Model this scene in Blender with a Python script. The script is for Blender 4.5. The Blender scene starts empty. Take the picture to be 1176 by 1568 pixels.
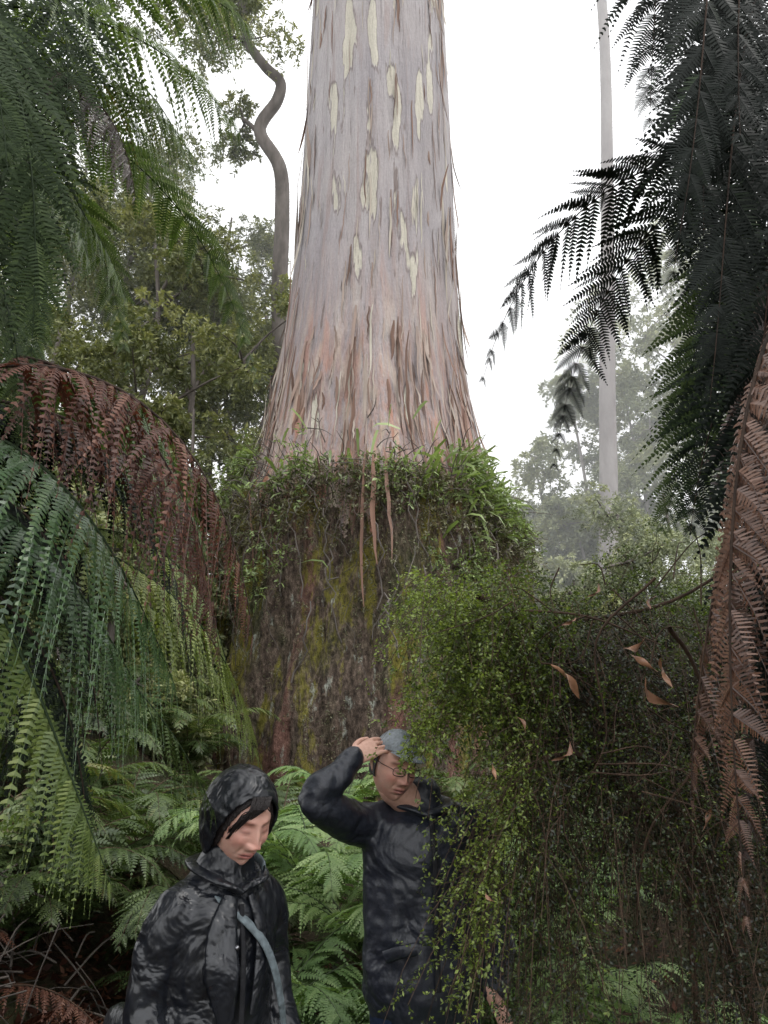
import bpy, math, random
import numpy as np
from mathutils import Vector, Matrix, Euler
R=np.random.default_rng(7); random.seed(7)
scene=bpy.context.scene
def nrm(a): return a/np.maximum(np.linalg.norm(a,axis=-1,keepdims=True),1e-9)
def ss(a,b,x):
    t=np.clip((x-a)/(b-a),0,1); return t*t*(3-2*t)
# ---------------------------------------------------------------- mesh helpers
def link(o,parent=None):
    scene.collection.objects.link(o)
    if parent: o.parent=parent
    return o
def empty(name,loc=(0,0,0)):
    o=bpy.data.objects.new(name,None); o.empty_display_size=.2; link(o); return o
def mk(name,V,F,mat,parent=None,var=None,smooth=False,col=None):
    V=np.asarray(V,dtype=np.float32); F=np.asarray(F,dtype=np.int32)
    me=bpy.data.meshes.new(name); k=F.shape[1]
    me.vertices.add(len(V)); me.vertices.foreach_set('co',V.ravel())
    me.loops.add(F.size); me.loops.foreach_set('vertex_index',F.ravel())
    me.polygons.add(len(F)); me.polygons.foreach_set('loop_start',np.arange(0,F.size,k,dtype=np.int32))
    try: me.polygons.foreach_set('loop_total',np.full(len(F),k,dtype=np.int32))
    except Exception: pass
    me.update(calc_edges=True)
    if smooth: me.polygons.foreach_set('use_smooth',np.ones(len(F),dtype=bool))
    if var is not None:
        a=me.attributes.new('var','FLOAT','POINT'); a.data.foreach_set('value',np.asarray(var,dtype=np.float32))
    if col is not None:
        a=me.attributes.new('Col','FLOAT_COLOR','POINT'); a.data.foreach_set('color',np.asarray(col,dtype=np.float32).ravel())
    me.materials.append(mat)
    return link(bpy.data.objects.new(name,me),parent)
class Acc:
    def __init__(s): s.V=[];s.F=[];s.A=[];s.n=0
    def add(s,V,F,var):
        s.V.append(V); s.F.append(F+s.n); s.A.append(np.broadcast_to(var,(len(V),)).copy()); s.n+=len(V)
    def quads(s,V4,var):
        N=len(V4); s.add(V4.reshape(-1,3),np.arange(4*N).reshape(N,4),np.repeat(np.broadcast_to(var,(N,)),4))
    def build(s,name,mat,parent=None,smooth=False):
        if not s.V: return None
        return mk(name,np.concatenate(s.V),np.concatenate(s.F),mat,parent,np.concatenate(s.A),smooth)
def tube(pts,rad,n=10,side=None,caps=False):
    P=np.asarray(pts,float); k=len(P); rad=np.asarray(rad,float)
    if rad.ndim==1: rad=np.stack([rad,rad],1)
    T=nrm(np.gradient(P,axis=0))
    s0=np.array(side if side is not None else ([1,0,0] if abs(T[0][0])<.8 else [0,1,0]),float)
    V=[]
    a=np.linspace(0,2*np.pi,n,endpoint=False)
    for i in range(k):
        s=s0-T[i]*np.dot(s0,T[i]); s/=np.linalg.norm(s)+1e-9
        if side is None: s0=s
        b=np.cross(T[i],s)
        V.append(P[i]+np.outer(np.cos(a)*rad[i,0],s)+np.outer(np.sin(a)*rad[i,1],b))
    V=np.concatenate(V)
    i=np.arange(k-1)[:,None]*n; j=np.arange(n)[None]; j2=(j+1)%n
    F=np.stack([i+j,i+j2,i+n+j2,i+n+j],-1).reshape(-1,4)
    if caps:
        c0=len(V); V=np.concatenate([V,P[:1],P[-1:]])
        jj=np.arange(0,n,1); e=(k-1)*n
        F0=np.stack([np.full(n,c0),(jj+1)%n,jj],-1)
        F1=np.stack([np.full(n,c0+1),e+jj,e+(jj+1)%n],-1)
        return V,F,F0,F1
    return V,F
def bez(P,t):
    P=np.asarray(P,float); t=t[:,None]
    return (1-t)**3*P[0]+3*(1-t)**2*t*P[1]+3*(1-t)*t*t*P[2]+t**3*P[3]
def smoothpath(P,m=8):
    P=np.asarray(P,float); n=len(P); out=[]
    Q=np.concatenate([[2*P[0]-P[1]],P,[2*P[-1]-P[-2]]])
    for i in range(n-1):
        a,b,c,d=Q[i:i+4]
        for t in np.linspace(0,1,m,endpoint=False):
            out.append(.5*((2*b)+(-a+c)*t+(2*a-5*b+4*c-d)*t*t+(-a+3*b-3*c+d)*t**3))
    out.append(P[-1]); return np.array(out)
# ---------------------------------------------------------------- materials
class NT:
    def __init__(s,name):
        s.m=bpy.data.materials.new(name); s.m.use_nodes=True; s.t=s.m.node_tree; s.n=s.t.nodes; s.l=s.t.links
        s.b=s.n['Principled BSDF']; s.out=s.n['Material Output']
    def new(s,t,**k):
        o=s.n.new(t)
        for a,b in k.items(): setattr(o,a,b)
        return o
    def noise(s,scale,vec=(1,1,1),detail=4,rough=.55,coord='Object',off=(0,0,0),dist=0):
        tc=s.new('ShaderNodeTexCoord'); mp=s.new('ShaderNodeMapping'); mp.inputs['Scale'].default_value=vec; mp.inputs['Location'].default_value=off
        s.l.new(tc.outputs[coord],mp.inputs[0]); n=s.new('ShaderNodeTexNoise')
        n.inputs['Scale'].default_value=scale; n.inputs['Detail'].default_value=detail; n.inputs['Roughness'].default_value=rough; n.inputs['Distortion'].default_value=dist
        s.l.new(mp.outputs[0],n.inputs['Vector']); return n.outputs['Fac']
    def ramp(s,src,stops,interp='LINEAR'):
        r=s.new('ShaderNodeValToRGB'); e=r.color_ramp; e.interpolation=interp
        while len(e.elements)<len(stops): e.elements.new(.5)
        for el,(p,c) in zip(e.elements,stops):
            el.position=p; el.color=(*c,1) if not isinstance(c,(int,float)) else (c,c,c,1)
        s.l.new(src,r.inputs[0]); return r.outputs[0]
    def mix(s,f,a,b,mode='MIX'):
        m=s.new('ShaderNodeMix',data_type='RGBA',blend_type=mode)
        for sock,v in ((m.inputs[0],f),(m.inputs[6],a),(m.inputs[7],b)):
            if hasattr(v,'links'): s.l.new(v,sock)
            elif isinstance(v,(int,float)): sock.default_value=v
            else: sock.default_value=(*v,1)
        return m.outputs[2]
    def math(s,op,a,b=0,c=None):
        m=s.new('ShaderNodeMath',operation=op)
        for i,v in enumerate((a,b,c)):
            if v is None: continue
            if hasattr(v,'links'): s.l.new(v,m.inputs[i])
            else: m.inputs[i].default_value=v
        return m.outputs[0]
    def bump(s,h,strength=.5,dist=.02):
        b=s.new('ShaderNodeBump'); b.inputs['Strength'].default_value=strength; b.inputs['Distance'].default_value=dist
        s.l.new(h,b.inputs['Height']); s.l.new(b.outputs[0],s.b.inputs['Normal'])
    def col(s,c,rough=.6,spec=.5):
        if hasattr(c,'links'): s.l.new(c,s.b.inputs['Base Color'])
        else: s.b.inputs['Base Color'].default_value=(*c,1)
        if hasattr(rough,'links'): s.l.new(rough,s.b.inputs['Roughness'])
        else: s.b.inputs['Roughness'].default_value=rough
        s.b.inputs['Specular IOR Level'].default_value=spec
        return s.m
def leafmat(name,stops,rough=.45,trans=.35,spec=.5,tint=(1.3,1.4,.6)):
    n=NT(name); at=n.new('ShaderNodeAttribute',attribute_name='var')
    c=n.ramp(at.outputs['Fac'],stops)
    n.col(c,rough,spec)
    if trans>0:
        t=n.new('ShaderNodeBsdfTranslucent'); n.l.new(n.mix(1.0,c,tint,'MULTIPLY'),t.inputs[0])
        mx=n.new('ShaderNodeMixShader'); mx.inputs[0].default_value=trans
        n.l.new(n.b.outputs[0],mx.inputs[1]); n.l.new(t.outputs[0],mx.inputs[2]); n.l.new(mx.outputs[0],n.out.inputs[0])
    return n.m
M={}
M['fern']=leafmat('fern_green',[(0,(.02,.036,.012)),(.5,(.08,.12,.04)),(.8,(.15,.20,.075)),(1,(.19,.16,.07))],.4,.3)
M['fern_bright']=leafmat('fern_bright',[(0,(.065,.12,.04)),(.5,(.155,.25,.09)),(1,(.32,.41,.18))],.5,.35)
M['fern_lime']=leafmat('fern_lime',[(0,(.035,.055,.014)),(.5,(.105,.15,.045)),(1,(.24,.28,.09))],.45,.3)
M['fern_gloss']=leafmat('fern_wet',[(0,(.028,.06,.03)),(.6,(.08,.14,.062)),(1,(.17,.25,.11))],.28,.25,.8)
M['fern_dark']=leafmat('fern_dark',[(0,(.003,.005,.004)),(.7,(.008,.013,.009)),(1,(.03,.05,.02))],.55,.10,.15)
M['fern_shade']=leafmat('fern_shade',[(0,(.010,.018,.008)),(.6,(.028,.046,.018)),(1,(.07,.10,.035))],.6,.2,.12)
M['fern_brown']=leafmat('fern_dead',[(0,(.025,.010,.007)),(.5,(.085,.032,.021)),(1,(.22,.10,.06))],.5,.25,.35,(1.2,.85,.6))
M['fern_brown2']=leafmat('fern_dead_grey',[(0,(.012,.007,.005)),(.5,(.052,.026,.019)),(1,(.20,.11,.075))],.36,.15,.5,(1.2,.9,.7))
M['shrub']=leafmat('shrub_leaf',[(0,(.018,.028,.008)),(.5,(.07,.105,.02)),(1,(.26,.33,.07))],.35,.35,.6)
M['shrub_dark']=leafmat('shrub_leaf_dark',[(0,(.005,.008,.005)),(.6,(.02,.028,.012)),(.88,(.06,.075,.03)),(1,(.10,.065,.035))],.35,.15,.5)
M['epi']=leafmat('epiphyte_leaf',[(0,(.06,.08,.03)),(.5,(.14,.19,.07)),(1,(.28,.36,.14))],.4,.25,.5)
M['epi2']=leafmat('epiphyte_leaf_dull',[(0,(.035,.03,.022)),(.5,(.11,.105,.06)),(1,(.25,.25,.15))],.5,.2,.4)
M['gum']=leafmat('gum_leaf',[(0,(.08,.095,.05)),(.5,(.185,.205,.10)),(1,(.36,.36,.16))],.5,.2,.4)  # leaf greens lightened: background haze is painted into the colour
M['gumfar']=leafmat('gum_leaf_far',[(0,(.20,.23,.15)),(.5,(.33,.36,.22)),(1,(.50,.52,.28))],.6,.15,.3,(1.1,1.1,.9))  # paler still: distance haze put into the leaf colour, besides the mist volume
def barkmat(name,a,b,scale=8,rough=.8,vec=(1,1,.3)):
    n=NT(name); f=n.noise(scale,vec,5,.65); n.bump(f,.8,.02)
    return n.col(n.ramp(f,[(.3,a),(.7,b)]),rough,.3)
M['bark']=barkmat('gum_bark',(.06,.05,.042),(.18,.155,.14),5)
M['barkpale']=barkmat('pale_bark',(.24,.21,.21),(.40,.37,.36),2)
M['twig']=barkmat('twig_brown',(.03,.018,.012),(.09,.055,.035),20)
M['fibre']=barkmat('fern_fibre',(.008,.005,.004),(.05,.03,.02),25,.9,(1,1,.2))
def strawmat():
    n=NT('bark_strip'); at=n.new('ShaderNodeAttribute',attribute_name='var')
    c=n.ramp(at.outputs['Fac'],[(0,(.07,.045,.035)),(.3,(.21,.115,.08)),(.6,(.34,.27,.23)),(1,(.52,.48,.40))])
    f=n.noise(12,(1,1,.2)); c=n.mix(.5,c,n.ramp(f,[(.3,.4),(.7,1.0)]),'MULTIPLY'); return n.col(c,.7,.3)
M['strip']=strawmat()
n=NT('mountain_ash_bark')
f1=n.noise(1.3,(1,1,.14),6,.6,dist=.3); f2=n.noise(6,(1,1,.06),5,.6,off=(3,1,0)); f3=n.noise(2.4,(1.4,1,.18),4,.5,off=(4,8,6)); f4=n.noise(18,(1,1,.04),5,.65,off=(1,7,0)); f5=n.noise(34,(1,1,.8),4,.6); f6=n.noise(9,(1,1,.10),4,.5,off=(5,5,5)); f7=n.noise(.7,(1,1,.6),3,.5,off=(3,3,9)); f8=n.noise(5,(1,1,.08),4,.6,off=(8,2,4))
c=n.ramp(f1,[(.3,(.20,.178,.19)),(.5,(.295,.265,.277)),(.7,(.40,.37,.375))])
c=n.mix(n.ramp(f7,[(.4,0.),(.65,.4)]),c,(.43,.375,.355))
geo=n.new('ShaderNodeTexCoord'); sep=n.new('ShaderNodeSeparateXYZ'); n.l.new(geo.outputs['Object'],sep.inputs[0])
zz_=n.math('DIVIDE',sep.outputs[2],16)
low=n.ramp(zz_,[(.30,1.),(.56,0.)])
c=n.mix(n.ramp(f2,[(.56,0.),(.64,.45)]),c,(.25,.165,.145))
c=n.mix(n.math('MULTIPLY',low,n.ramp(f4,[(.38,.1),(.6,.85)])),c,(.40,.235,.18))
c=n.mix(n.math('MULTIPLY',low,n.ramp(f8,[(.54,.0),(.62,.8)])),c,(.42,.17,.09))
c=n.mix(n.math('MULTIPLY',low,n.ramp(f6,[(.5,.0),(.62,.7)])),c,(.52,.43,.34))
hi=n.ramp(zz_,[(.4,.0),(.9,.04)])
cf=n.math('ADD',f3,hi)
cream=n.ramp(cf,[(.630,0.),(.642,1.)]); c=n.mix(cream,c,(.52,.48,.395))
edge=n.ramp(cf,[(.612,0.),(.625,.75),(.636,.0)]); c=n.mix(edge,c,(.13,.09,.08))
crack=n.ramp(f4,[(.30,.9),(.37,0.)]); c=n.mix(crack,c,(.11,.08,.07))
c=n.mix(n.ramp(f6,[(.27,.8),(.31,0.)]),c,(.13,.085,.07))
c=n.mix(.4,c,n.ramp(f5,[(.3,.55),(.7,1.)]),'MULTIPLY')
hh=n.math('ADD',n.math('MULTIPLY',f4,.8),n.math('ADD',n.math('MULTIPLY',cream,-.2),f2)); n.bump(hh,1,.08)
M['trunk']=n.col(c,.5,.4)
n=NT('mossy_base_bark')
g1=n.noise(1.2,(1,1,.5),4,.6); g2=n.noise(3.2,(1,1,.3),5,.7,off=(4,0,0)); g3=n.noise(7,(1,1,.35),5,.7,off=(0,5,3)); g4=n.noise(22,(1,1,.4),5,.7); g5=n.noise(2.2,(1,1,.2),4,.6,off=(2,9,1))
c=n.ramp(g4,[(.3,(.05,.036,.028)),(.55,(.15,.11,.085)),(.75,(.30,.23,.18))])
c=n.mix(n.ramp(g5,[(.52,0.),(.61,.75)]),c,(.28,.14,.11))
c=n.mix(n.ramp(g1,[(.5,0.),(.7,.6)]),c,(.09,.12,.04))
c=n.mix(n.ramp(g2,[(.51,0.),(.59,.85)]),c,(.27,.245,.045))
c=n.mix(n.ramp(g3,[(.60,0.),(.67,.8)]),c,(.46,.48,.41))
c=n.mix(.7,c,n.ramp(g4,[(.3,.2),(.62,1.)]),'MULTIPLY')
n.bump(n.math('ADD',g4,g3),1,.08); M['moss']=n.col(c,.85,.2)
n=NT('forest_floor')
a=n.noise(3,detail=5); b=n.noise(40,detail=5,rough=.7)
c=n.ramp(b,[(.3,(.02,.012,.008)),(.5,(.07,.045,.03)),(.7,(.16,.11,.07))]); c=n.mix(n.ramp(a,[(.4,0.),(.55,.7)]),c,(.04,.055,.018))
n.bump(b,1,.05); M['ground']=n.col(c,.8,.3)
def cloth(name,c,rough,spec,bs=60,bd=.002,big=9,bigd=.02):
    n=NT(name); a=n.noise(bs,detail=5); b=n.noise(big,detail=3,dist=.6)
    h=n.math('ADD',n.math('MULTIPLY',a,bd/.02),n.math('MULTIPLY',b,bigd/.02)); n.bump(h,1,.02)
    c2=n.mix(n.ramp(a,[(.35,0.),(.7,1.)]),c,tuple(x*1.8 for x in c)); r=n.ramp(b,[(.3,rough*.8),(.7,rough*1.35)])
    return n.col(c2,r,spec)
M['leather']=cloth('wet_leather',(.007,.008,.011),.29,.55,45,.0008,9,.03)
M['rain']=cloth('rain_jacket',(.012,.014,.021),.38,.5,120,.001,6,.03)
M['denim']=cloth('denim',(.008,.014,.032),.8,.2,200,.001,8,.01)
M['black']=cloth('black_cloth',(.01,.01,.012),.7,.3)
M['boot']=cloth('boot',(.012,.009,.008),.5,.4)
M['cap']=cloth('grey_cap',(.13,.145,.16),.4,.5,90,.001,14,.01)
M['lining']=cloth('grey_lining',(.09,.11,.12),.6,.3)
M['hair']=cloth('dark_hair',(.010,.007,.007),.45,.4,150,.004)
n=NT('skin'); at=n.new('ShaderNodeAttribute',attribute_name='Col'); f=n.noise(60,detail=4); f_=n.noise(14,detail=3)
c=n.mix(.35,at.outputs['Color'],n.ramp(f,[(.3,.7),(.7,1.)]),'MULTIPLY'); c=n.mix(n.ramp(f_,[(.42,0.),(.68,.4)]),c,(.58,.25,.19)); n.bump(f,.3,.003); n.b.inputs['Subsurface Weight'].default_value=.12
n.b.inputs['Subsurface Radius'].default_value=(.01,.004,.002); M['skin']=n.col(c,.5,.4)
n=NT('metal_button'); M['metal']=n.col((.3,.3,.32),.3,.8); n.b.inputs['Metallic'].default_value=.9
n=NT('skin_hand'); f=n.noise(70,detail=4); n.bump(f,.25,.002); M['skinh']=n.col(n.ramp(f,[(.3,(.54,.30,.23)),(.7,(.66,.40,.31))]),.5,.4)
n=NT('dead_gum_leaf'); at=n.new('ShaderNodeAttribute',attribute_name='var'); M['deadleaf']=n.col(n.ramp(at.outputs['Fac'],[(0,(.07,.03,.02)),(1,(.36,.19,.11))]),.4,.5)
# ---------------------------------------------------------------- terrain
def H(x,y):
    x=np.asarray(x,float); y=np.asarray(y,float)
    z=1.0*ss(3.2,8.5,y)+.07*np.clip(y-9,0,40)
    near=ss(.0,1.2,y)
    z=z+1.1*ss(.9,2.8,-x)*near+.06*np.clip(-x-3,0,30)
    z=z+.5*ss(1.3,3,x)*near
    z=z+.05*np.sin(x*2.3+y*1.1)*ss(2.6,4,y)+.04*np.sin(x*5.1-y*3.7)*ss(.7,1.5,np.abs(x))
    return z
g=np.concatenate([-np.geomspace(200,6,24),np.linspace(-5.8,5.8,90),np.geomspace(6,200,24)])
gy=np.concatenate([-np.geomspace(200,3,16),np.linspace(-2.8,12,110),np.geomspace(12.3,400,28)])
X,Y=np.meshgrid(g,gy); Z=H(X,Y); nx=len(g); ny=len(gy)
i=np.arange(ny-1)[:,None]*nx+np.arange(nx-1)[None]
mk('ground',np.stack([X,Y,Z],-1).reshape(-1,3),np.stack([i,i+1,i+nx+1,i+nx],-1).reshape(-1,4),M['ground'],smooth=True)
# ---------------------------------------------------------------- fern fronds
def frond(acc,stem,P,W,npin=34,npul=18,hang=.25,fold=0.,gap=.08,var=.5,ang=68,up=(0,0,1),teeth=1.0,rs=.005,curl=0.,tipw=.12,skip=.03,jit=6):
    t=np.linspace(gap,.995,npin)+R.normal(0,.15/npin,npin); t=np.clip(t,.01,.997); p=bez(P,t); e=1e-3
    T=nrm(bez(P,np.minimum(t+e,1))-bez(P,t-e))
    L=np.linalg.norm(np.diff(bez(P,np.linspace(0,1,20)),axis=0),axis=1).sum()
    U=np.array(up,float)+R.normal(0,.05,3); S=nrm(np.cross(T,U)); N=nrm(np.cross(S,T))
    prof=np.clip(np.clip(np.sin(np.pi*np.clip(t*.86+.14,0,1)**.8),0,1)**.75,tipw,1)
    for s in (-1,1):
        a=np.radians(ang-30*t+R.normal(0,jit,npin))
        pl=W*prof*R.uniform(.82,1.08,npin)
        keep=np.where(R.random(npin)<skip,0.3,1.); pl=pl*keep
        d=nrm(np.cos(a)[:,None]*T+np.sin(a)[:,None]*s*S*(1-fold)-N*(.12+fold)+R.normal(0,.07,(npin,3)))
        u=np.linspace(.04,1,npul)
        hg=hang*R.uniform(.5,1.5,npin)
        q=p[:,None]+d[:,None]*pl[:,None,None]*u[None,:,None]+np.array([0,0,-1.])*(hg*pl)[:,None,None]*(u**2)[None,:,None]
        if curl: q=q+T[:,None]*(curl*pl*R.normal(0,1,npin))[:,None,None]*(u**2)[None,:,None]
        d2=nrm(d[:,None]+np.array([0,0,-1.])*2*hg[:,None,None]*u[None,:,None])
        NN=nrm(N[:,None]+R.normal(0,.18,(npin,1,3))+np.zeros_like(d2)); w=nrm(np.cross(d2,NN)); n2=np.cross(w,d2)
        sp=(pl/npul)[:,None,None]
        psp=L*(1-gap)/npin
        for s2 in (-1,1):
            ln=(np.minimum(.66*psp*teeth,pl*.35)[:,None]*np.clip((1-u**2.2),.08,1)[None]*np.clip(.6+u*3,0,1)[None]*R.uniform(.8,1.12,(npin,npul)))[...,None]
            ed=nrm(w*s2+d2*.35-n2*(.15+R.uniform(-.15,.15,(npin,npul,1))+curl*R.uniform(0,1,(npin,npul,1))))
            b=q
            v0=b-d2*sp*.5; v1=b+d2*sp*.5
            v2=b+ed*ln+d2*sp*.28; v3=b+ed*ln*.85-d2*sp*.24
            Q=np.stack([v0,v1,v2,v3],2).reshape(-1,4,3)
            vv=np.clip(var-.06+R.normal(0,.12,(npin,1))+R.normal(0,.05,(npin,npul))+.12*u[None],0,1).ravel()
            acc.quads(Q,vv)
        rw=.0016
        A=np.stack([p-T*rw,p+T*rw,q[:,npul//2]+T*rw,q[:,npul//2]-T*rw],1); B=np.stack([q[:,npul//2]-T*rw,q[:,npul//2]+T*rw,q[:,-1]+T*rw*.3,q[:,-1]-T*rw*.3],1)
        acc.quads(np.concatenate([A,B])-np.array([0,0,.0015]),np.clip(var*.6,0,1))
    tt=np.linspace(0,1,16); V,F=tube(bez(P,tt),rs*(1.15-tt),6); stem.add(V,F,.3)
def rosette(acc,stem,c,n,L,W,rise=.5,var=.5,az=(0,360),npin=24,npul=11,out=.85,drop=.25,**k):
    c=np.array(c,float)
    for i in range(n):
        a=math.radians(az[0]+(az[1]-az[0])*(i+R.random())/n); l=L*R.uniform(.75,1.15); d=np.array([math.cos(a),math.sin(a),0]); r=rise*R.uniform(.7,1.3)
        P=[c,c+d*l*.25*out+[0,0,l*r*.7],c+d*l*.7*out+[0,0,l*r],c+d*l*out+[0,0,l*(r-drop)*.8]]
        frond(acc,stem,P,W*R.uniform(.85,1.1),npin,npul,var=np.clip(var+R.normal(0,.12),0,1),**k)
# ---------------------------------------------------------------- sprays
def sprays(acc,tw,S0,D,L,droop=.5,leaf=(.012,.006),S=7,K=7,var=.5,spread=.9,vs=.18,tww=.0012,sub=.38):
    N=len(S0); L=np.broadcast_to(L,(N,)).astype(float); D=nrm(D)
    rnd=nrm(R.normal(size=(N,3))); side=nrm(np.cross(D,rnd)); G=np.array([0,0,-1.])
    dr=droop*R.uniform(.5,1.4,N)
    f=lambda t: S0[:,None]+D[:,None]*(L[:,None]*t)[...,None]+G*(dr[:,None]*L[:,None]*t*t)[...,None]
    tj=np.broadcast_to(np.linspace(.15,.98,S),(N,S))+R.normal(0,.02,(N,S)); B=f(tj)
    T=nrm(D[:,None]+G*(2*dr[:,None]*tj)[...,None])
    sg=np.where(np.arange(S)%2==0,1,-1)[None,:,None]
    sd=nrm(T*.7+side[:,None]*sg*spread+R.normal(0,.25,(N,S,3)))
    sl=L[:,None]*sub*(1.1-tj*.7)
    u=np.linspace(.12,1,K)[None,None]
    Pp=B[:,:,None]+sd[:,:,None]*(sl[...,None]*u)[...,None]+G*(.25*sl[...,None]*u*u)[...,None]
    pn=nrm(R.normal(size=(N,S,K,3))*.6+np.array([0,0,1.])); sg2=np.where(np.arange(K)%2==0,1,-1)[None,None,:,None]
    per=nrm(np.cross(sd[:,:,None]+0*Pp,pn))*sg2
    ld=nrm(sd[:,:,None]*.6+per+G*.25+R.normal(0,.25,Pp.shape)); n=nrm(pn+R.normal(0,.4,Pp.shape)); w=nrm(np.cross(ld,n))
    ll=leaf[0]*R.uniform(.6,1.25,Pp.shape[:3])[...,None]; lw=leaf[1]*R.uniform(.7,1.2,Pp.shape[:3])[...,None]
    Q=np.stack([Pp,Pp+ld*ll*.5+w*lw*.5,Pp+ld*ll,Pp+ld*ll*.5-w*lw*.5],3).reshape(-1,4,3)
    var=np.broadcast_to(var,(N,))
    vv=np.clip(var[:,None,None]+R.normal(0,vs*.6,(N,1,1))+R.normal(0,vs,(N,S,K)),0,1).ravel(); acc.quads(Q,vv)
    if tw is not None:
        ts=np.linspace(0,1,5); C_=f(np.broadcast_to(ts,(N,5))); o=side[:,None]*tww
        for i in range(4): tw.quads(np.stack([C_[:,i]-o[:,0],C_[:,i]+o[:,0],C_[:,i+1]+o[:,0],C_[:,i+1]-o[:,0]],1),.4)
        e=Pp[:,:,-1].reshape(-1,3); b=B.reshape(-1,3); o2=np.repeat(side,S,0)*tww*.5
        tw.quads(np.stack([b-o2,b+o2,e+o2,e-o2],1),.4)
# ---------------------------------------------------------------- giant eucalypt
ash=empty('mountain_ash_tree',(0,0,0))
zc=np.array([-.5,1,3,4.0,4.5,4.9,5.3,5.9,6.6,7.5,9,12,15,20,30,45]); rc=np.array([2.3,2.15,1.92,1.86,1.80,1.72,1.62,1.51,1.42,1.33,1.25,1.21,1.17,1.08,.85,.5])
def ax(z): return -.12-.10*np.exp(-((z-6)/3)**2)
def Rt(th,z):
    r=np.interp(z,zc,rc); fl=np.exp(-np.clip(z-4.5,0,99)/2.2)
    r=r*(1+.03*np.sin(3*th+.6)+.045*fl*np.sin(5*th+1.3+.15*z)+.03*fl*np.sin(9*th+.4*z)+.012*np.sin(13*th+.3*z)+.006*np.sin(29*th+.8*z)+.005*np.sin(47*th+1.1*z))
    return r
def cyl(z0,z1,nz,nt,extra=0,noise=0,name='',mat=None,parent=None):
    zz=np.linspace(z0,z1,nz); th=np.linspace(0,2*np.pi,nt,endpoint=False); TH,ZZ=np.meshgrid(th,zz)
    r=Rt(TH,ZZ)+extra
    if noise:
        q=sum(a*np.sin(k*TH+R.uniform(0,6)+m*ZZ+np.sin(ZZ*m*1.3+k*TH*.5)) for k,m,a in [(4,.6,.3),(7,.8,.3),(11,-1.1,.3),(17,1.5,.28),(26,-2.0,.22),(41,3,.15),(60,-4,.10)])
        r=r+noise*q+noise*.05*R.normal(size=r.shape)
        r=r*(1)-.26*ss(z1-.5,z1,ZZ+.2*np.sin(3*TH+1)+.15*np.sin(7*TH)+.1*np.sin(19*TH))
    V=np.stack([ax(ZZ)+r*np.cos(TH),10+r*np.sin(TH),ZZ],-1).reshape(-1,3)
    i=np.arange(nz-1)[:,None]*nt; j=np.arange(nt)[None]; j2=(j+1)%nt
    return mk(name,V,np.stack([i+j,i+j2,i+nt+j2,i+nt+j],-1).reshape(-1,4),mat,parent,smooth=True)
cyl(4.0,45,400,360,name='trunk',mat=M['trunk'],parent=ash)
cyl(-.6,4.95,200,360,.08,.11,name='mossy_base',mat=M['moss'],parent=ash)
def surf(th,z,off=0):
    r=Rt(th,z)+off; return np.stack([ax(z)+r*np.cos(th),10+r*np.sin(th),z],-1)
def strips(N,zlo,zhi,llo,lhi,w,lift,vlo,vhi,name,thr=(3.3,6.1),off=.008,pw=1.3):
    acc=Acc()
    for i in range(N):
        th=R.uniform(*thr); z=zlo+(zhi-zlo)*R.random()**pw; l=R.uniform(llo,lhi); k=9; t=np.linspace(0,1,k); zz=z-t*l
        th2=th+np.cumsum(R.normal(0,.006,k)); wd=w*R.uniform(.4,1.3)*np.sin(np.pi*np.clip(t*.9+.07,0,1))**.7
        lf=off+lift*R.random()*(t**2 if R.random()<.6 else (1-t)**2)
        c=surf(th2,zz,lf); tang=np.stack([-np.sin(th2),np.cos(th2),0*th2],-1); tw=R.normal(0,1)*t
        rad=np.stack([np.cos(th2),np.sin(th2),0*th2],-1); tang=nrm(tang*np.cos(tw)[:,None]+rad*np.sin(tw)[:,None])
        a=c-tang*wd[:,None]/2; b=c+tang*wd[:,None]/2
        V=np.stack([a,c+rad*wd[:,None]*.2,b],1).reshape(-1,3); F=[]
        for m in range(k-1):
            F+= [[3*m,3*m+1,3*m+4,3*m+3],[3*m+1,3*m+2,3*m+5,3*m+4]]
        acc.add(V,np.array(F),R.uniform(vlo,vhi))
    return acc.build(name,M['strip'],ash)
strips(190,5.3,16,.25,1.3,.026,.06,.1,1,'bark_strips')
strips(45,5.6,16,.6,1.8,.05,.16,.2,.9,'loose_bark',thr=(5.6,6.25))
strips(30,5.6,16,.6,1.8,.05,.14,.2,.9,'loose_bark',thr=(3.1,3.7))
strips(130,4.8,7.4,.3,1.3,.045,.14,.1,.7,'basal_bark',pw=1.0)
strips(12,4.6,5.4,.4,1.2,.04,.3,.0,.4,'hanging_bark',off=.12)
strips(3,4.9,5.0,1.3,1.9,.05,.1,.2,.35,'long_hanging_bark',thr=(4.7,4.9),off=.3)
acc=Acc()
for i in range(90):
    th=R.uniform(3.2,6.2); z=R.uniform(3.0,5.1); l=R.uniform(.3,1.3); t=np.linspace(0,1,9)
    th2=th+np.cumsum(R.normal(0,.025,9)); V,F=tube(surf(th2,z-l*t,.16+.08*R.random()+.06*np.sin(t*5)),np.full(9,R.uniform(.003,.010)),5); acc.add(V,F,.5)
for i in range(170):
    th=R.uniform(3.1,6.3); z=R.normal(4.75,.35); P=surf(np.array(th),np.array(z),.1); d=nrm(np.array([math.cos(th)+R.normal(0,.6),math.sin(th)+R.normal(0,.6),R.normal(.3,.7)])); l=R.uniform(.15,.6)
    V,F=tube(smoothpath([P,P+d*l*.5+R.normal(0,.04,3),P+d*l+[0,0,-.1*l]],3),np.linspace(.009,.003,7),5); acc.add(V,F,.5)
acc.build('aerial_roots_and_twigs',M['bark'],ash)
acc=Acc(); ac2=Acc(); tw=Acc(); N=800
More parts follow.
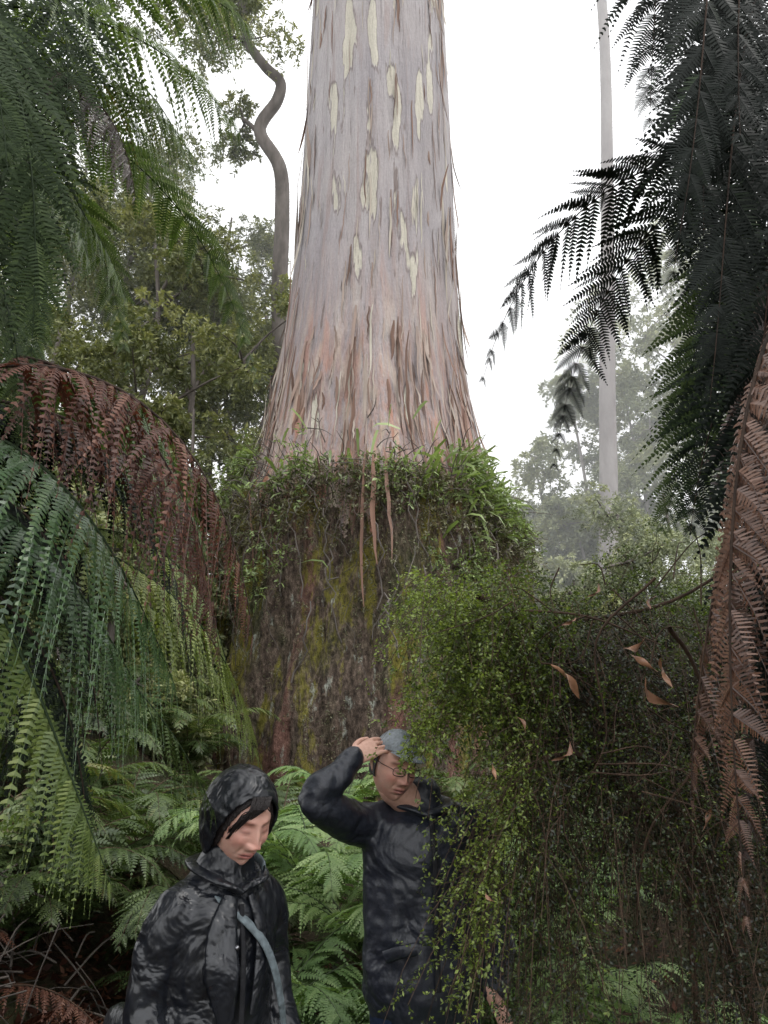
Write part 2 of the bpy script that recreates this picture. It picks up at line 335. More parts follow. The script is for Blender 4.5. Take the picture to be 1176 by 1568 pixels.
th=R.uniform(3.1,6.3,N); z=4.85-np.abs(R.normal(0,.48,N))+.12*np.sin(3*th); o=surf(th,z,.10); D=np.stack([np.cos(th),np.sin(th),R.uniform(-.2,.8,N)],-1)+R.normal(0,.5,(N,3))
sprays(ac2,tw,o,D,R.uniform(.15,.36,N),.8,(.05,.018),5,5,.5,tww=.003)
N=520; th=R.uniform(3.1,6.3,N); z=R.uniform(1.2,4.6,N); o=surf(th,z,.1); D=np.stack([np.cos(th),np.sin(th),R.uniform(-.6,.6,N)],-1)+R.normal(0,.4,(N,3))
sprays(ac2,tw,o,D,R.uniform(.08,.2,N),1.0,(.03,.014),5,5,.45,tww=.002)
for (tc,zcn,k) in [(3.55,5.3,60),(5.6,4.95,60),(5.9,4.6,80),(4.3,4.85,40),(4.9,4.7,40),(5.3,3.6,50),(4.1,3.6,25)]:
    N=k; th=R.normal(tc,.13,N); z=R.normal(zcn,.18,N); o=surf(th,z,.1); D=np.stack([np.cos(th),np.sin(th),R.uniform(-.1,1.2,N)],-1)+R.normal(0,.4,(N,3))
    sprays(acc,tw,o,D,R.uniform(.2,.42,N),.6,(.075,.024),4,5,.6,tww=.003)
N=330; th=np.concatenate([R.normal(5.6,.3,230),R.uniform(3.2,6.2,100)]); z=R.normal(4.75,.33,N); o=surf(th,z,.12)
d=nrm(np.stack([np.cos(th)*.6,np.sin(th)*.6,R.uniform(.2,1.1,N)],-1)+R.normal(0,.4,(N,3))); L=R.uniform(.18,.5,N)[:,None]; w=nrm(np.cross(d,R.normal(size=(N,3))))*.022
m1=o+d*L*.45; m2=o+d*L*.8+[0,0,-.05]; m3=o+d*L+np.array([0,0,-1])*L*.35
v=R.uniform(.45,1,N)
acc.quads(np.stack([o-w*.4,o+w*.4,m1+w,m1-w],1),v); acc.quads(np.stack([m1-w,m1+w,m2+w*.7,m2-w*.7],1),v); acc.quads(np.stack([m2-w*.7,m2+w*.7,m3+w*.05,m3-w*.05],1),v)
acc.build('epiphyte_leaves',M['epi'],ash); ac2.build('epiphyte_leaves_dull',M['epi2'],ash); tw.build('epiphyte_stems',M['twig'],ash)
acc=Acc(); la=Acc()
for i in range(14):
    a=R.uniform(0,6.28); z=R.uniform(26,42); d=np.array([math.cos(a),math.sin(a),.5]); b=np.array([-.12,10,z]); Lb=R.uniform(4,7)
    pts=smoothpath([b,b+d*Lb*.4,b+d*Lb*.8+[0,0,.6],b+d*Lb*1.0+[0,0,1.5]],4); V,F=tube(pts,np.linspace(.25,.04,len(pts)),7); acc.add(V,F,.5)
    N=60; o=pts[-1]+R.normal(0,1.4,(N,3)); sprays(la,None,o,R.normal(size=(N,3)),1.0,.6,(.3,.1),4,4,.5)
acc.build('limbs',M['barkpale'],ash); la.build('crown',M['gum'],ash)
# ---------------------------------------------------------------- other trees
def tree(name,path,r0,r1,crowns,leaf=(.13,.04),nsp=30,mat='gum',bark='bark',limb=True,droop=.7,splen=.8,var=.5,S=5,K=6):
    e=empty(name); pts=smoothpath(path,8); V,F=tube(pts,np.linspace(r0,r1,len(pts)),12); tr=Acc(); tr.add(V,F,.5)
    la=Acc()
    for (c,rad,dens) in crowns:
        c=np.array(c,float); j=np.argmin(np.linalg.norm(pts-(c-[0,0,rad*.7]),axis=1)); b=pts[j]
        if limb:
            m=(b+c)/2+R.normal(0,.15*rad,3)+[0,0,.2*rad]; lp=smoothpath([b,m,c],5); V,F=tube(lp,np.linspace(min(r0*.35,.08),.025,len(lp)),6); tr.add(V,F,.5)
        nc=max(3,int(7*dens))
        for k in range(nc):
            cc=c+R.normal(0,.5,3)*rad*np.array([1,1,.75]); rr=rad*R.uniform(.25,.5)
            if limb:
                lp=smoothpath([c,(c+cc)/2+R.normal(0,.1,3),cc],4); V,F=tube(lp,np.linspace(.03,.01,len(lp)),5); tr.add(V,F,.5)
            N=int(nsp*R.uniform(.6,1.4)); o=cc+nrm(R.normal(size=(N,3)))*rr*R.random((N,1))**.5*np.array([1,1,.7])
            dd=nrm(o-cc)+np.array([0,0,.2])+R.normal(0,.4,(N,3))
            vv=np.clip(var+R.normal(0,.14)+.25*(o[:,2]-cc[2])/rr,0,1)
            sprays(la,None,o,dd,splen*rr*R.uniform(.6,1.2,N),droop,leaf,S,K,vv)
    tr.build('trunk',M[bark],e,True); la.build('foliage',M[mat],e)
    return e
gz=float(H(-1.9,14))
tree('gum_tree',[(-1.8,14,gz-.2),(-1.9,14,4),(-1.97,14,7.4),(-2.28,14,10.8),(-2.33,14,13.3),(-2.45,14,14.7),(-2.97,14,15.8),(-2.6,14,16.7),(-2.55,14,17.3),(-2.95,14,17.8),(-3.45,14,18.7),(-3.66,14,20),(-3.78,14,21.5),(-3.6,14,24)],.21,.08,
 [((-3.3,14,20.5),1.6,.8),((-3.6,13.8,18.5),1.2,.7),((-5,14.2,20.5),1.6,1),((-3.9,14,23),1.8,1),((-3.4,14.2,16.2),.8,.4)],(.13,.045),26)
for (x,y,h,r) in [(-6.2,16,17,2.1),(-9,18,19,2.6),(-5.0,13.5,12.3,1.8),(-8,14,13,2.1),(-3.6,12.2,9.2,1.5),(-5.6,11.2,8.6,1.6),(-2.9,15.5,12,1.4),(-11,16,15,2.4),(-7.2,19,21,2.6),(-4.6,18.5,17,1.8),(-4.3,16,13.5,1.6)]:
    b=float(H(x,y)); cr=[]
    for k in range(7):
        zz=b+(h-b)*R.uniform(.45,1.0); cr.append(((x+R.normal(0,.55)*r,y+R.normal(0,.4)*r,zz),r*R.uniform(.55,.8),.9))
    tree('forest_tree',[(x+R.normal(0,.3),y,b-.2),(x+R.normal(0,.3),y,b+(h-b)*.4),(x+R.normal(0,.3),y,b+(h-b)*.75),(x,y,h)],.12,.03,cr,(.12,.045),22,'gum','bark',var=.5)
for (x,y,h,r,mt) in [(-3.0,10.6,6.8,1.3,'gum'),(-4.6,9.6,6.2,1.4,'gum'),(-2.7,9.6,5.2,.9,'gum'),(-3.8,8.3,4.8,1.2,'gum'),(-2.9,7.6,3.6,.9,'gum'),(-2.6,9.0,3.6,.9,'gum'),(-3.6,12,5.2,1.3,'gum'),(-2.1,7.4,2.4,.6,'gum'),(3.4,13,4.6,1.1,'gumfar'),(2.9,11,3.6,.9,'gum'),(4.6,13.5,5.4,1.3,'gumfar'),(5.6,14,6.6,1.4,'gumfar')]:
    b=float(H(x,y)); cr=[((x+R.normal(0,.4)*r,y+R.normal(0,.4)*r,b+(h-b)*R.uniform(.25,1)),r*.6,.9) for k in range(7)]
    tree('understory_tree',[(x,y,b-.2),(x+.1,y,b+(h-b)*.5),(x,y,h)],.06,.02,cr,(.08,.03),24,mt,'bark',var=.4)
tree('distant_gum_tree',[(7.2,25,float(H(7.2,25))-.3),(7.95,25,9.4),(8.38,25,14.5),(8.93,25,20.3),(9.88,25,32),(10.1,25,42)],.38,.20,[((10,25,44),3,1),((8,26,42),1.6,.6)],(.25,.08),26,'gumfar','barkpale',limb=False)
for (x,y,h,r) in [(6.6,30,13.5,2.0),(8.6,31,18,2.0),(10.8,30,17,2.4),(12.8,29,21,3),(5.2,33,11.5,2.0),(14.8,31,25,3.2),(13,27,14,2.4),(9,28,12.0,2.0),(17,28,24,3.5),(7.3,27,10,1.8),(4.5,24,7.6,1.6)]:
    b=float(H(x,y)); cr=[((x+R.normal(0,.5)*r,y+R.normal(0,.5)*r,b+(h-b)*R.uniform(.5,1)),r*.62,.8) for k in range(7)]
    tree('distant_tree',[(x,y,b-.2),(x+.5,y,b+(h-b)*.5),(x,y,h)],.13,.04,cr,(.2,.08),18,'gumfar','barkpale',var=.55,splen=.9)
# ---------------------------------------------------------------- tree ferns
def treefern(name,base,top,r,fr):
    e=empty(name); b=np.array(base,float); t=np.array(top,float); k=60
    tt=np.linspace(0,1,k); pts=b+(t-b)*tt[:,None]+np.stack([.04*np.sin(tt*3),.03*np.sin(tt*4),0*tt],-1)
    V,F=tube(pts,r*(1.15-.25*tt),24); V=V+R.normal(0,.012,V.shape); a=Acc(); a.add(V,F,.5); a.build('trunk',M['fibre'],e)
    for mn,lst in fr.items():
        a=Acc(); s=Acc()
        for d in lst: frond(a,s,**d)
        a.build('fronds_'+mn,M[mn],e); s.build('stems_'+mn,M['fibre'] if 'brown' in mn or 'dark' in mn else M['fern_shade'],e,True)
    return e
def rndfr(c,azs,L,W,rise,drop,var,**k):
    out=[]
    c=np.array(c,float)
    for a in azs:
        a=math.radians(a+R.normal(0,6)); l=L*R.uniform(.85,1.15); d=np.array([math.cos(a),math.sin(a),0])
        P=[c,c+d*l*.3+[0,0,rise*l],c+d*l*.75+[0,0,rise*l*.8],c+d*l*.95+[0,0,-drop*l]]
        out.append(dict(P=P,W=W,var=var,**k))
    return out
cl=np.array([-1.35,1.95,2.62]); cu=np.array([-1.75,2.2,4.05])
def kf(P,W,**k): return dict(P=P,W=W,**k)
UL=(.3,-1,.4)
treefern('tree_fern',(-1.45,2.0,float(H(-1.45,2))-.1),cl,.14,{
 'fern_gloss':[kf([(-1.2,1.8,2.50),(-.76,1.55,2.34),(-.57,1.5,2.10),(-.44,1.6,1.78)],.28,var=.6,npin=34,npul=24,hang=.9,fold=.1,ang=58,jit=11),
   kf([(-1.2,1.9,2.35),(-.9,1.7,2.25),(-.66,1.65,2.0),(-.5,1.7,1.70)],.27,var=.5,npin=32,npul=22,hang=.9,fold=.1,ang=58,jit=11)],
 'fern_brown':[kf([(-1.0,1.55,2.50),(-.60,1.45,2.53),(-.33,1.45,2.30),(-.255,1.45,1.86)],.23,var=.55,hang=1.0,curl=.25,fold=.12,npin=30,npul=20,teeth=.85,jit=14,gap=.15),
   kf([(-1.1,1.65,2.6),(-.72,1.6,2.62),(-.46,1.55,2.35),(-.36,1.55,1.95)],.22,var=.45,hang=1.0,curl=.3,fold=.15,npin=28,teeth=.85,jit=14),
   kf([(-1.1,1.9,2.6),(-.75,1.9,2.55),(-.50,1.9,2.3),(-.42,1.9,1.9)],.22,var=.3,hang=1.0,curl=.25,fold=.15,npin=28,teeth=.85,jit=12)],
 'fern_lime':[kf([(-1.2,1.8,2.3),(-.80,1.6,1.95),(-.64,1.5,1.68),(-.50,1.5,1.42)],.19,var=.6,npin=34,hang=1.1,fold=.25,ang=52,jit=12),
   kf([(-.95,1.4,2.0),(-.76,1.4,1.83),(-.70,1.4,1.60),(-.66,1.4,1.42)],.14,var=.6,hang=1.0,fold=.25,ang=55,jit=12),
   kf([(-1.06,2.2,2.3),(-.72,2.2,2.22),(-.46,2.2,2.02),(-.38,2.3,1.66)],.22,var=.9,hang=.8,jit=10),
   kf([(-1.06,2.5,2.4),(-.8,2.5,2.4),(-.55,2.5,2.2),(-.5,2.5,1.8)],.22,var=.75,hang=.8,jit=10),
   kf([(-1.06,2.7,2.2),(-.8,2.7,2.2),(-.6,2.7,2.0),(-.42,2.7,1.6)],.24,var=.8,hang=.8,jit=10)],
 'fern':[kf([(-1.15,2.0,2.2),(-.87,2.0,1.99),(-.58,2.0,1.82),(-.45,2.1,1.5)],.2,var=.35,hang=.9,jit=10),
   kf([(-1.2,2.2,2.2),(-1.0,2.2,1.9),(-.85,2.1,1.6),(-.76,2.1,1.35)],.2,var=.3,hang=.9,jit=10),
   kf([(-1.2,2.4,2.6),(-.95,2.4,2.75),(-.7,2.4,2.6),(-.6,2.4,2.3)],.24,var=.5,hang=.9,jit=10),
   kf([(-1.2,2.5,2.9),(-1.0,2.5,3.0),(-.8,2.5,2.85),(-.72,2.5,2.5)],.24,var=.4,hang=.9,jit=10)]
   +rndfr(cl,[60,80,100,125,150,180,210,235],1.5,.25,.35,.25,.35),
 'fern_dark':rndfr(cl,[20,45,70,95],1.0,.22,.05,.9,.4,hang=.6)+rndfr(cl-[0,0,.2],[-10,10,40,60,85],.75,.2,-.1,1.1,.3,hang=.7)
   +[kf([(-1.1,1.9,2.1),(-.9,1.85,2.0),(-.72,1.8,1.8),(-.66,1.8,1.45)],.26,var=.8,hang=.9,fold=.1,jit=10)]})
treefern('tree_fern',(-1.95,2.3,float(H(-1.95,2.3))-.1),cu,.15,{
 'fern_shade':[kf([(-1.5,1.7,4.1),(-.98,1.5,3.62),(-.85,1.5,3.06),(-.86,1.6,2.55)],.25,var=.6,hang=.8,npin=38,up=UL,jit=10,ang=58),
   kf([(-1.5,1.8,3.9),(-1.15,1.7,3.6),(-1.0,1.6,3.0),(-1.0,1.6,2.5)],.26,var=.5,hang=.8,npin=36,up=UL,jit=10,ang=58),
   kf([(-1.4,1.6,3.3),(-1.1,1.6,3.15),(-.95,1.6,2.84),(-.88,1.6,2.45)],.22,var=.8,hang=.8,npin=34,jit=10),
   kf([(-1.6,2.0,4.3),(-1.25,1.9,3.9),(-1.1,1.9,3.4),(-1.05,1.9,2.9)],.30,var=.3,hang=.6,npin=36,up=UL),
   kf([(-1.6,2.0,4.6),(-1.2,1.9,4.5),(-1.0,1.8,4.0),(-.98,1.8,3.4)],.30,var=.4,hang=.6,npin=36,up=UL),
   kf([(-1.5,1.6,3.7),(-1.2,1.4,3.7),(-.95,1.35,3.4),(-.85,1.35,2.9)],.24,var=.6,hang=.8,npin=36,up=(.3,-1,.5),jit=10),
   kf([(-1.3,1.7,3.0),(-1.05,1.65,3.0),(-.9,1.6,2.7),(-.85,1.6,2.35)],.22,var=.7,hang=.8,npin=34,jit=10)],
 'fern':[kf([(-1.6,1.95,4.15),(-1.1,1.9,4.2),(-.72,2.0,4.09),(-.50,2.1,3.72)],.28,var=.65,hang=.9,npin=40,npul=20,jit=9),
   kf([(-1.64,2.2,4.3),(-1.1,2.2,4.8),(-.68,2.3,4.8),(-.50,2.3,4.4)],.28,var=.6,hang=.8,npin=38,npul=20,jit=9),
   kf([(-1.62,2.2,4.1),(-1.21,2.2,4.25),(-.92,2.3,4.2),(-.72,2.4,3.85)],.26,var=.75,hang=.8,npin=36,jit=9),
   kf([(-1.5,1.8,3.7),(-1.2,1.8,3.6),(-1.0,1.8,3.4),(-.85,1.8,3.0)],.25,var=.4,hang=.9,npin=36,jit=9),
   kf([(-1.6,1.9,4.1),(-1.2,1.6,4.2),(-.9,1.5,3.95),(-.75,1.5,3.6)],.24,var=.45,hang=.9,npin=38,jit=9),
   kf([(-1.7,2.2,4.3),(-1.2,2.2,4.45),(-.85,2.25,4.2),(-.72,2.3,3.7)],.28,var=.6,hang=.8,npin=36,jit=10),
   kf([(-1.7,2.4,4.3),(-1.4,2.5,4.5),(-1.1,2.6,4.4),(-.9,2.6,4.0)],.28,var=.5,hang=.8,npin=38),
   kf([(-1.7,2.4,4.1),(-1.4,2.5,4.0),(-1.2,2.6,3.8),(-1.05,2.6,3.4)],.28,var=.5,hang=.8,npin=38)]
   +rndfr(cu,[50,75,100,130,160,190,220,250],1.6,.27,.3,.3,.35),
 'fern_brown2':[kf([(-1.6,2.0,4.0),(-1.1,1.9,3.95),(-.85,1.9,3.7),(-.78,1.9,3.3)],.18,var=.3,hang=.8,curl=.3,fold=.3)]})
cr=np.array([1.42,1.9,3.45])
U1=(0,-1,.3)
treefern('tree_fern',(1.65,2.45,float(H(1.65,2.45))-.1),cr,.15,{
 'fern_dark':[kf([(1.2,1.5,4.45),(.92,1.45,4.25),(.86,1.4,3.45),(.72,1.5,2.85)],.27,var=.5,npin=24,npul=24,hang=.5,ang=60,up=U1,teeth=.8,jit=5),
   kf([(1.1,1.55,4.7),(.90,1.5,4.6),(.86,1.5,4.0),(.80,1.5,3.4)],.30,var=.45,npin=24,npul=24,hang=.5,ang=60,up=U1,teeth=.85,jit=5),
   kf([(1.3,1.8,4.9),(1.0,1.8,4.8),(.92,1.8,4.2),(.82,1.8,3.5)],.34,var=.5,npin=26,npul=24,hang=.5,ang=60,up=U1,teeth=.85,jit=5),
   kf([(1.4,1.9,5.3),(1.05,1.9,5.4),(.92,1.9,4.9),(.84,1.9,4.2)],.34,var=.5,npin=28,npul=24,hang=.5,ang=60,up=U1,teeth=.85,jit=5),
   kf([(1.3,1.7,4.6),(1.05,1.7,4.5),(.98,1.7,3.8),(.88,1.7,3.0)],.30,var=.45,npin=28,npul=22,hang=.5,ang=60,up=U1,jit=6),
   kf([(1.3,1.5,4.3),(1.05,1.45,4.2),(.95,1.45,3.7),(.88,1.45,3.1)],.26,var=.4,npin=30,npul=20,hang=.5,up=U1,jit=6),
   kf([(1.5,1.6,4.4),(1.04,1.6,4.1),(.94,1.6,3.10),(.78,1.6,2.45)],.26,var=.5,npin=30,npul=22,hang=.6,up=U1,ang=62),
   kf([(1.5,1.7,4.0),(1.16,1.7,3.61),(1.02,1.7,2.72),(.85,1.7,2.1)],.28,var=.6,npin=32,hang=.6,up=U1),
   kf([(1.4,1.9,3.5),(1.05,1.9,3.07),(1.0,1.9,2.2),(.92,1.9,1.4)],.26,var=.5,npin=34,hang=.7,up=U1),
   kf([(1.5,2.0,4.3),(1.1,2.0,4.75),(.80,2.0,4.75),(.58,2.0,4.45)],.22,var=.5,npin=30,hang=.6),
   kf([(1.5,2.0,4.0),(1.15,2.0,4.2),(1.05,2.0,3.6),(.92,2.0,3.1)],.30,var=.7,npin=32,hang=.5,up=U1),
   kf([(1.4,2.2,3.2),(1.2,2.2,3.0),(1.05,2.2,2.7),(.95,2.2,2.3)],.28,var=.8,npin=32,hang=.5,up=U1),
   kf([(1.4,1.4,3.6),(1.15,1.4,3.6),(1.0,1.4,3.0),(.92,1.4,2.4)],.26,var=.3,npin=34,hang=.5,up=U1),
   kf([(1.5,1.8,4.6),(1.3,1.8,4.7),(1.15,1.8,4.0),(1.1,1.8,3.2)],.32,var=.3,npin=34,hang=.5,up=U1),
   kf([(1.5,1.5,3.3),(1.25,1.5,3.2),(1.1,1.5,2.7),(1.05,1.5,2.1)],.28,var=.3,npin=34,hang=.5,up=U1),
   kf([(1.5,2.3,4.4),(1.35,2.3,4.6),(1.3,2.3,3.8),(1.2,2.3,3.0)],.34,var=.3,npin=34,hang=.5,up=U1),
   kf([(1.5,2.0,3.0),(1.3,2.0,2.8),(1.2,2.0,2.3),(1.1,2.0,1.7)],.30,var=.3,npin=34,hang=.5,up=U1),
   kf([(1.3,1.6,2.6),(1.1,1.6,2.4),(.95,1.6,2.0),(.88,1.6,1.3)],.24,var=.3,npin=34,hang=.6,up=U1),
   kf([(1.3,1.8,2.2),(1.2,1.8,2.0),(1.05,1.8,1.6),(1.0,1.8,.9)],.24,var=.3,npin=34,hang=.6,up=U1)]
   +rndfr(cr,[-20,10,40,65,90,115,150],1.5,.28,.3,.35,.4),
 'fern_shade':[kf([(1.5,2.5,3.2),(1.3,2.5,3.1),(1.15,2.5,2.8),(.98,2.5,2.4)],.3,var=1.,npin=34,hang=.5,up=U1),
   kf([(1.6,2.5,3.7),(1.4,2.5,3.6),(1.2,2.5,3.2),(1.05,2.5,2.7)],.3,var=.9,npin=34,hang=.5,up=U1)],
 'fern_brown2':[kf([(1.0,1.4,2.75),(.70,1.35,2.45),(.59,1.3,1.93),(.57,1.3,1.40)],.14,var=.75,hang=.9,fold=.1,curl=.35,npin=34,jit=16,teeth=1.05),
   kf([(1.0,1.5,2.75),(.78,1.5,2.3),(.62,1.5,1.84),(.58,1.5,1.56)],.15,var=.65,hang=.9,fold=.1,curl=.35,npin=32,jit=16,teeth=1.05),
   kf([(1.1,1.5,2.6),(.84,1.45,2.4),(.73,1.4,1.93),(.69,1.4,1.25)],.15,var=.6,hang=.9,fold=.1,curl=.35,npin=34,jit=16,teeth=1.0),
   kf([(1.2,1.7,3.0),(.95,1.7,2.8),(.84,1.7,2.2),(.80,1.7,1.5)],.17,var=.5,hang=.9,fold=.1,curl=.4,npin=34,jit=16),
   kf([(1.1,1.45,2.9),(.85,1.45,2.6),(.78,1.45,2.0),(.76,1.4,1.4)],.15,var=.45,hang=.9,fold=.1,curl=.4,npin=34,jit=16)]
   +[kf([cr+[-.1,0,-.1],cr+[-.33+R.normal(0,.05),R.uniform(-.2,.2),-.5],cr+[-.36+R.normal(0,.1),R.uniform(-.3,.3),-1.3],cr+[-.36+R.normal(0,.12),R.uniform(-.3,.3),-R.uniform(1.9,2.6)]],.18,var=.3,hang=.8,fold=.1,curl=.3,npin=34,jit=14) for _ in range(12)]})
# ---------------------------------------------------------------- ground ferns
gf=empty('ground_ferns'); a=Acc(); s=Acc()
for (x,y,z,L,v) in [(-.35,4.3,.85,.95,.6),(-.05,4.6,.95,.9,.7),(-.5,3.7,.5,.8,.5),(-.2,3.5,.4,.75,.55),(0.02,3.7,.45,.7,.5),(-.75,4.6,.95,.9,.6),(.5,4.4,.6,.9,.7),(.8,3.9,.35,.9,.7),(.55,3.4,.2,.8,.65),(1.0,3.5,.3,.8,.6),(.3,5.2,.9,.9,.6),(1.1,4.8,.6,1.0,.6),(-.3,5.6,1.2,.9,.7),(.75,3.1,.05,.7,.7),(.45,3.0,-.02,.5,.6),(-.12,2.75,.0,.6,.55),(.9,2.7,.0,.65,.7),(.62,2.6,-.1,.55,.75),(.7,3.6,.5,.7,.8),(.5,3.9,.7,.7,.7),(-.3,3.0,.1,.6,.5),(-.12,4.0,.75,.7,.8),(.75,2.4,.0,.5,.8),(.95,3.2,.45,.7,.8),(.75,4.3,.9,.8,.7)]:
    rosette(a,s,(x,y,z),9,L,.20,.55,v,npin=26,npul=11,jit=9)
a.build('fronds',M['fern_bright'],gf); s.build('stems',M['fern'],gf)
gf=empty('understory_ferns'); a=Acc(); s=Acc()
for i in range(36):
    x=R.uniform(-3.2,-.7); y=R.uniform(4.0,7.5); rosette(a,s,(x,y,float(H(x,y))+.15),7,R.uniform(.7,1.1),.2,.5,R.uniform(.2,.7),npin=24,npul=9)
for (x,y) in [(-.9,5.0),(-1.2,5.5),(-.8,6.2),(-1.5,5.0),(-1.1,4.3),(-1.9,3.6)]:
    rosette(a,s,(x,y,float(H(x,y))+.5),8,.95,.2,.5,R.uniform(.4,.8),npin=24,npul=9)
for i in range(18):
    x=R.uniform(.2,3.0); y=R.uniform(5,8); rosette(a,s,(x,y,float(H(x,y))+.3),7,R.uniform(.8,1.1),.2,.5,R.uniform(.3,.7),npin=22,npul=9)
for (x,y) in [(-1.02,2.0),(-.95,2.35),(-.86,1.9)]:
    rosette(a,s,(x,y,float(H(x,y))+.35),7,.40,.10,.4,.8,npin=14,npul=7)
a.build('fronds',M['fern'],gf); s.build('stems',M['twig'],gf)
ll=empty('leaf_litter'); a=Acc(); N=9000
x=R.uniform(-3.2,1.8,N); y=R.uniform(1.2,5.5,N); k=R.random(N)<.55; x=np.where(k,-np.abs(R.normal(1.3,.5,N)),x)
p=np.stack([x,y,H(x,y)+R.uniform(.005,.05,N)],-1); d=nrm(R.normal(size=(N,3))*[1,1,.35]); n_=nrm(R.normal(size=(N,3))*.5+[0,0,1]); w=nrm(np.cross(d,n_)); Lf=R.uniform(.03,.11,N)[:,None]; wf=R.uniform(.006,.02,N)[:,None]
a.quads(np.stack([p,p+d*Lf*.5+w*wf,p+d*Lf,p+d*Lf*.5-w*wf],1),R.uniform(.1,1.,N)); a.build('dead_leaves',M['fern_brown'],ll)
a=Acc()
for i in range(520):
    x=-R.uniform(.7,2.4); y=R.uniform(1.8,4.2); z=float(H(x,y))+R.uniform(.0,.35); d=nrm(R.normal(size=3)*[1,1,.5]); l=R.uniform(.15,.6); P=np.array([x,y,z]); V,F=tube(smoothpath([P,P+d*l*.5+[0,0,.04],P+d*l],3),np.full(7,R.uniform(.002,.006)),5); a.add(V,F,.5)
a.build('fallen_twigs',M['bark'],ll)
ds=Acc(); st=Acc()
for i in range(40):
    x=-R.uniform(.8,1.9); y=R.uniform(2.1,3.7); z=float(H(x,y))+R.uniform(.1,.45); b=R.uniform(0,6.28); d=np.array([math.cos(b),math.sin(b),0])*R.uniform(.5,.9); P0=np.array([x,y,z+.05])
    frond(ds,st,[P0,P0+d*.3+[0,0,.1],P0+d*.7+[0,0,.05],P0+d+[0,0,-.15]],.12,26,10,hang=.3,curl=.4,fold=.2,var=.6)
ds.build('dead_fronds',M['fern_brown'],ll); st.build('dead_stems',M['twig'],ll)
# ---------------------------------------------------------------- mossy log + shrub
def log(name,A,B,r,mat):
    A=np.array(A);B=np.array(B);t=np.linspace(0,1,70); pts=A+(B-A)*t[:,None]+np.stack([0*t,.08*np.sin(t*5),.06*np.sin(t*7)],-1)
    rr=r*(np.clip(np.clip(np.sin(np.pi*t),0,1)**.25,.02,1))
    V,F=tube(pts,rr,48); V=V+R.normal(0,.012,V.shape)+.04*np.sin(V[:,[1,2,0]]*9+1)
    return mk(name,V,F,mat,smooth=False)
M['darkmoss']=barkmat('dark_log_bark',(.008,.007,.004),(.04,.035,.018),9,.95,(1,1,1))
log('fallen_log',(.6,3.9,1.85),(4.2,3.7,2.2),.40,M['darkmoss'])
sh=empty('hanging_shrub'); a=Acc(); b=Acc(); tw=Acc()
def region(N,lo,hi): return R.uniform(lo,hi,(N,3))
N=480; o=region(N,(.20,2.55,1.80),(.62,3.2,2.28)); o[:,0]+=.10*np.sin(o[:,2]*13)+.45*np.clip(2.0-o[:,2],0,1)
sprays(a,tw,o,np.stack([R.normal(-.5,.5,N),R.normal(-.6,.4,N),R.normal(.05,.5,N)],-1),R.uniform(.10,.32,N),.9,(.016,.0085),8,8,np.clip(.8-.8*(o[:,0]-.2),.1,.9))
x=np.concatenate([R.normal(c0,.08,52) for c0 in (.25,.48,.72,.95,1.25,1.5)]); N=len(x); o=np.stack([x,R.uniform(2.8,3.6,N),2.14+.09*np.sin(x*14)+.10*x+R.normal(0,.05,N)],-1)
sprays(a,tw,o,np.stack([R.normal(0,.5,N),R.normal(-.4,.4,N),R.normal(.4,.5,N)],-1),R.uniform(.10,.26,N),.8,(.015,.008),7,8,.42)
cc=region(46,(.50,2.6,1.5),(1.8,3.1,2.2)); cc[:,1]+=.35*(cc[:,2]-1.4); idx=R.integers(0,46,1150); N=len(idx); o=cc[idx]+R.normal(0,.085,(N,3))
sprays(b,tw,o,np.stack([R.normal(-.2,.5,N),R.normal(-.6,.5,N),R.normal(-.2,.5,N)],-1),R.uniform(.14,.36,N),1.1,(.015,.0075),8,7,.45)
N=160; x=.46+.9*R.random(N)**1.6; zt=R.uniform(1.5,2.2,N); o=np.stack([x,2.45+.45*(zt-1.4),zt],-1)
sprays(a,tw,o,np.stack([R.normal(-.3,.5,N),R.normal(-.6,.4,N),R.normal(-.1,.4,N)],-1),R.uniform(.14,.32,N),1.1,(.015,.008),8,7,.3)
N=160; x=R.uniform(.40,1.25,N); o=np.stack([x,R.uniform(2.4,2.9,N),R.uniform(1.35,1.7,N)-.05*x],-1)
sprays(b,tw,o,np.stack([R.normal(-.25,.4,N),R.normal(-.3,.4,N),R.normal(-.2,.3,N)],-1),R.uniform(.25,.42,N),1.2,(.014,.007),10,6,.6,sub=.2)
N=80; t=R.random(N); o=np.stack([.46-.16*t,2.42-.1*t,1.72-.50*t],-1)+R.normal(0,.04,(N,3))
sprays(a,tw,o,np.stack([R.normal(-.55,.35,N),R.normal(-.1,.3,N),R.normal(-.4,.4,N)],-1),R.uniform(.16,.32,N),.9,(.014,.0075),9,7,.7,sub=.24)
N=11; o=np.stack([R.uniform(.13,.25,N),R.uniform(2.45,2.6,N),R.uniform(1.66,1.82,N)],-1); sprays(a,tw,o,np.stack([R.normal(-.8,.3,N),R.normal(0,.3,N),R.normal(-.2,.3,N)],-1),R.uniform(.12,.22,N),.6,(.015,.008),8,7,.85,sub=.25)
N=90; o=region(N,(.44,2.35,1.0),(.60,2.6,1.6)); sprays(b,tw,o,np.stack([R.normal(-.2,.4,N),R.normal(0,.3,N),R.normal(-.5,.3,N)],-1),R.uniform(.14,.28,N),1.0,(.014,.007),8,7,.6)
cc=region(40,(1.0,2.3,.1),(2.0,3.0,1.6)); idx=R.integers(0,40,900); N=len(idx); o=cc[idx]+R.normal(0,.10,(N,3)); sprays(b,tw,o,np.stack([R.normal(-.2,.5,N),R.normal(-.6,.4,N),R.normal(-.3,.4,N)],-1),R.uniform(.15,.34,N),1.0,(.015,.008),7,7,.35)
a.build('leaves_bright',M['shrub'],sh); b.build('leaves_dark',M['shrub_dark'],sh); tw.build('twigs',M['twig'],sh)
br=Acc()
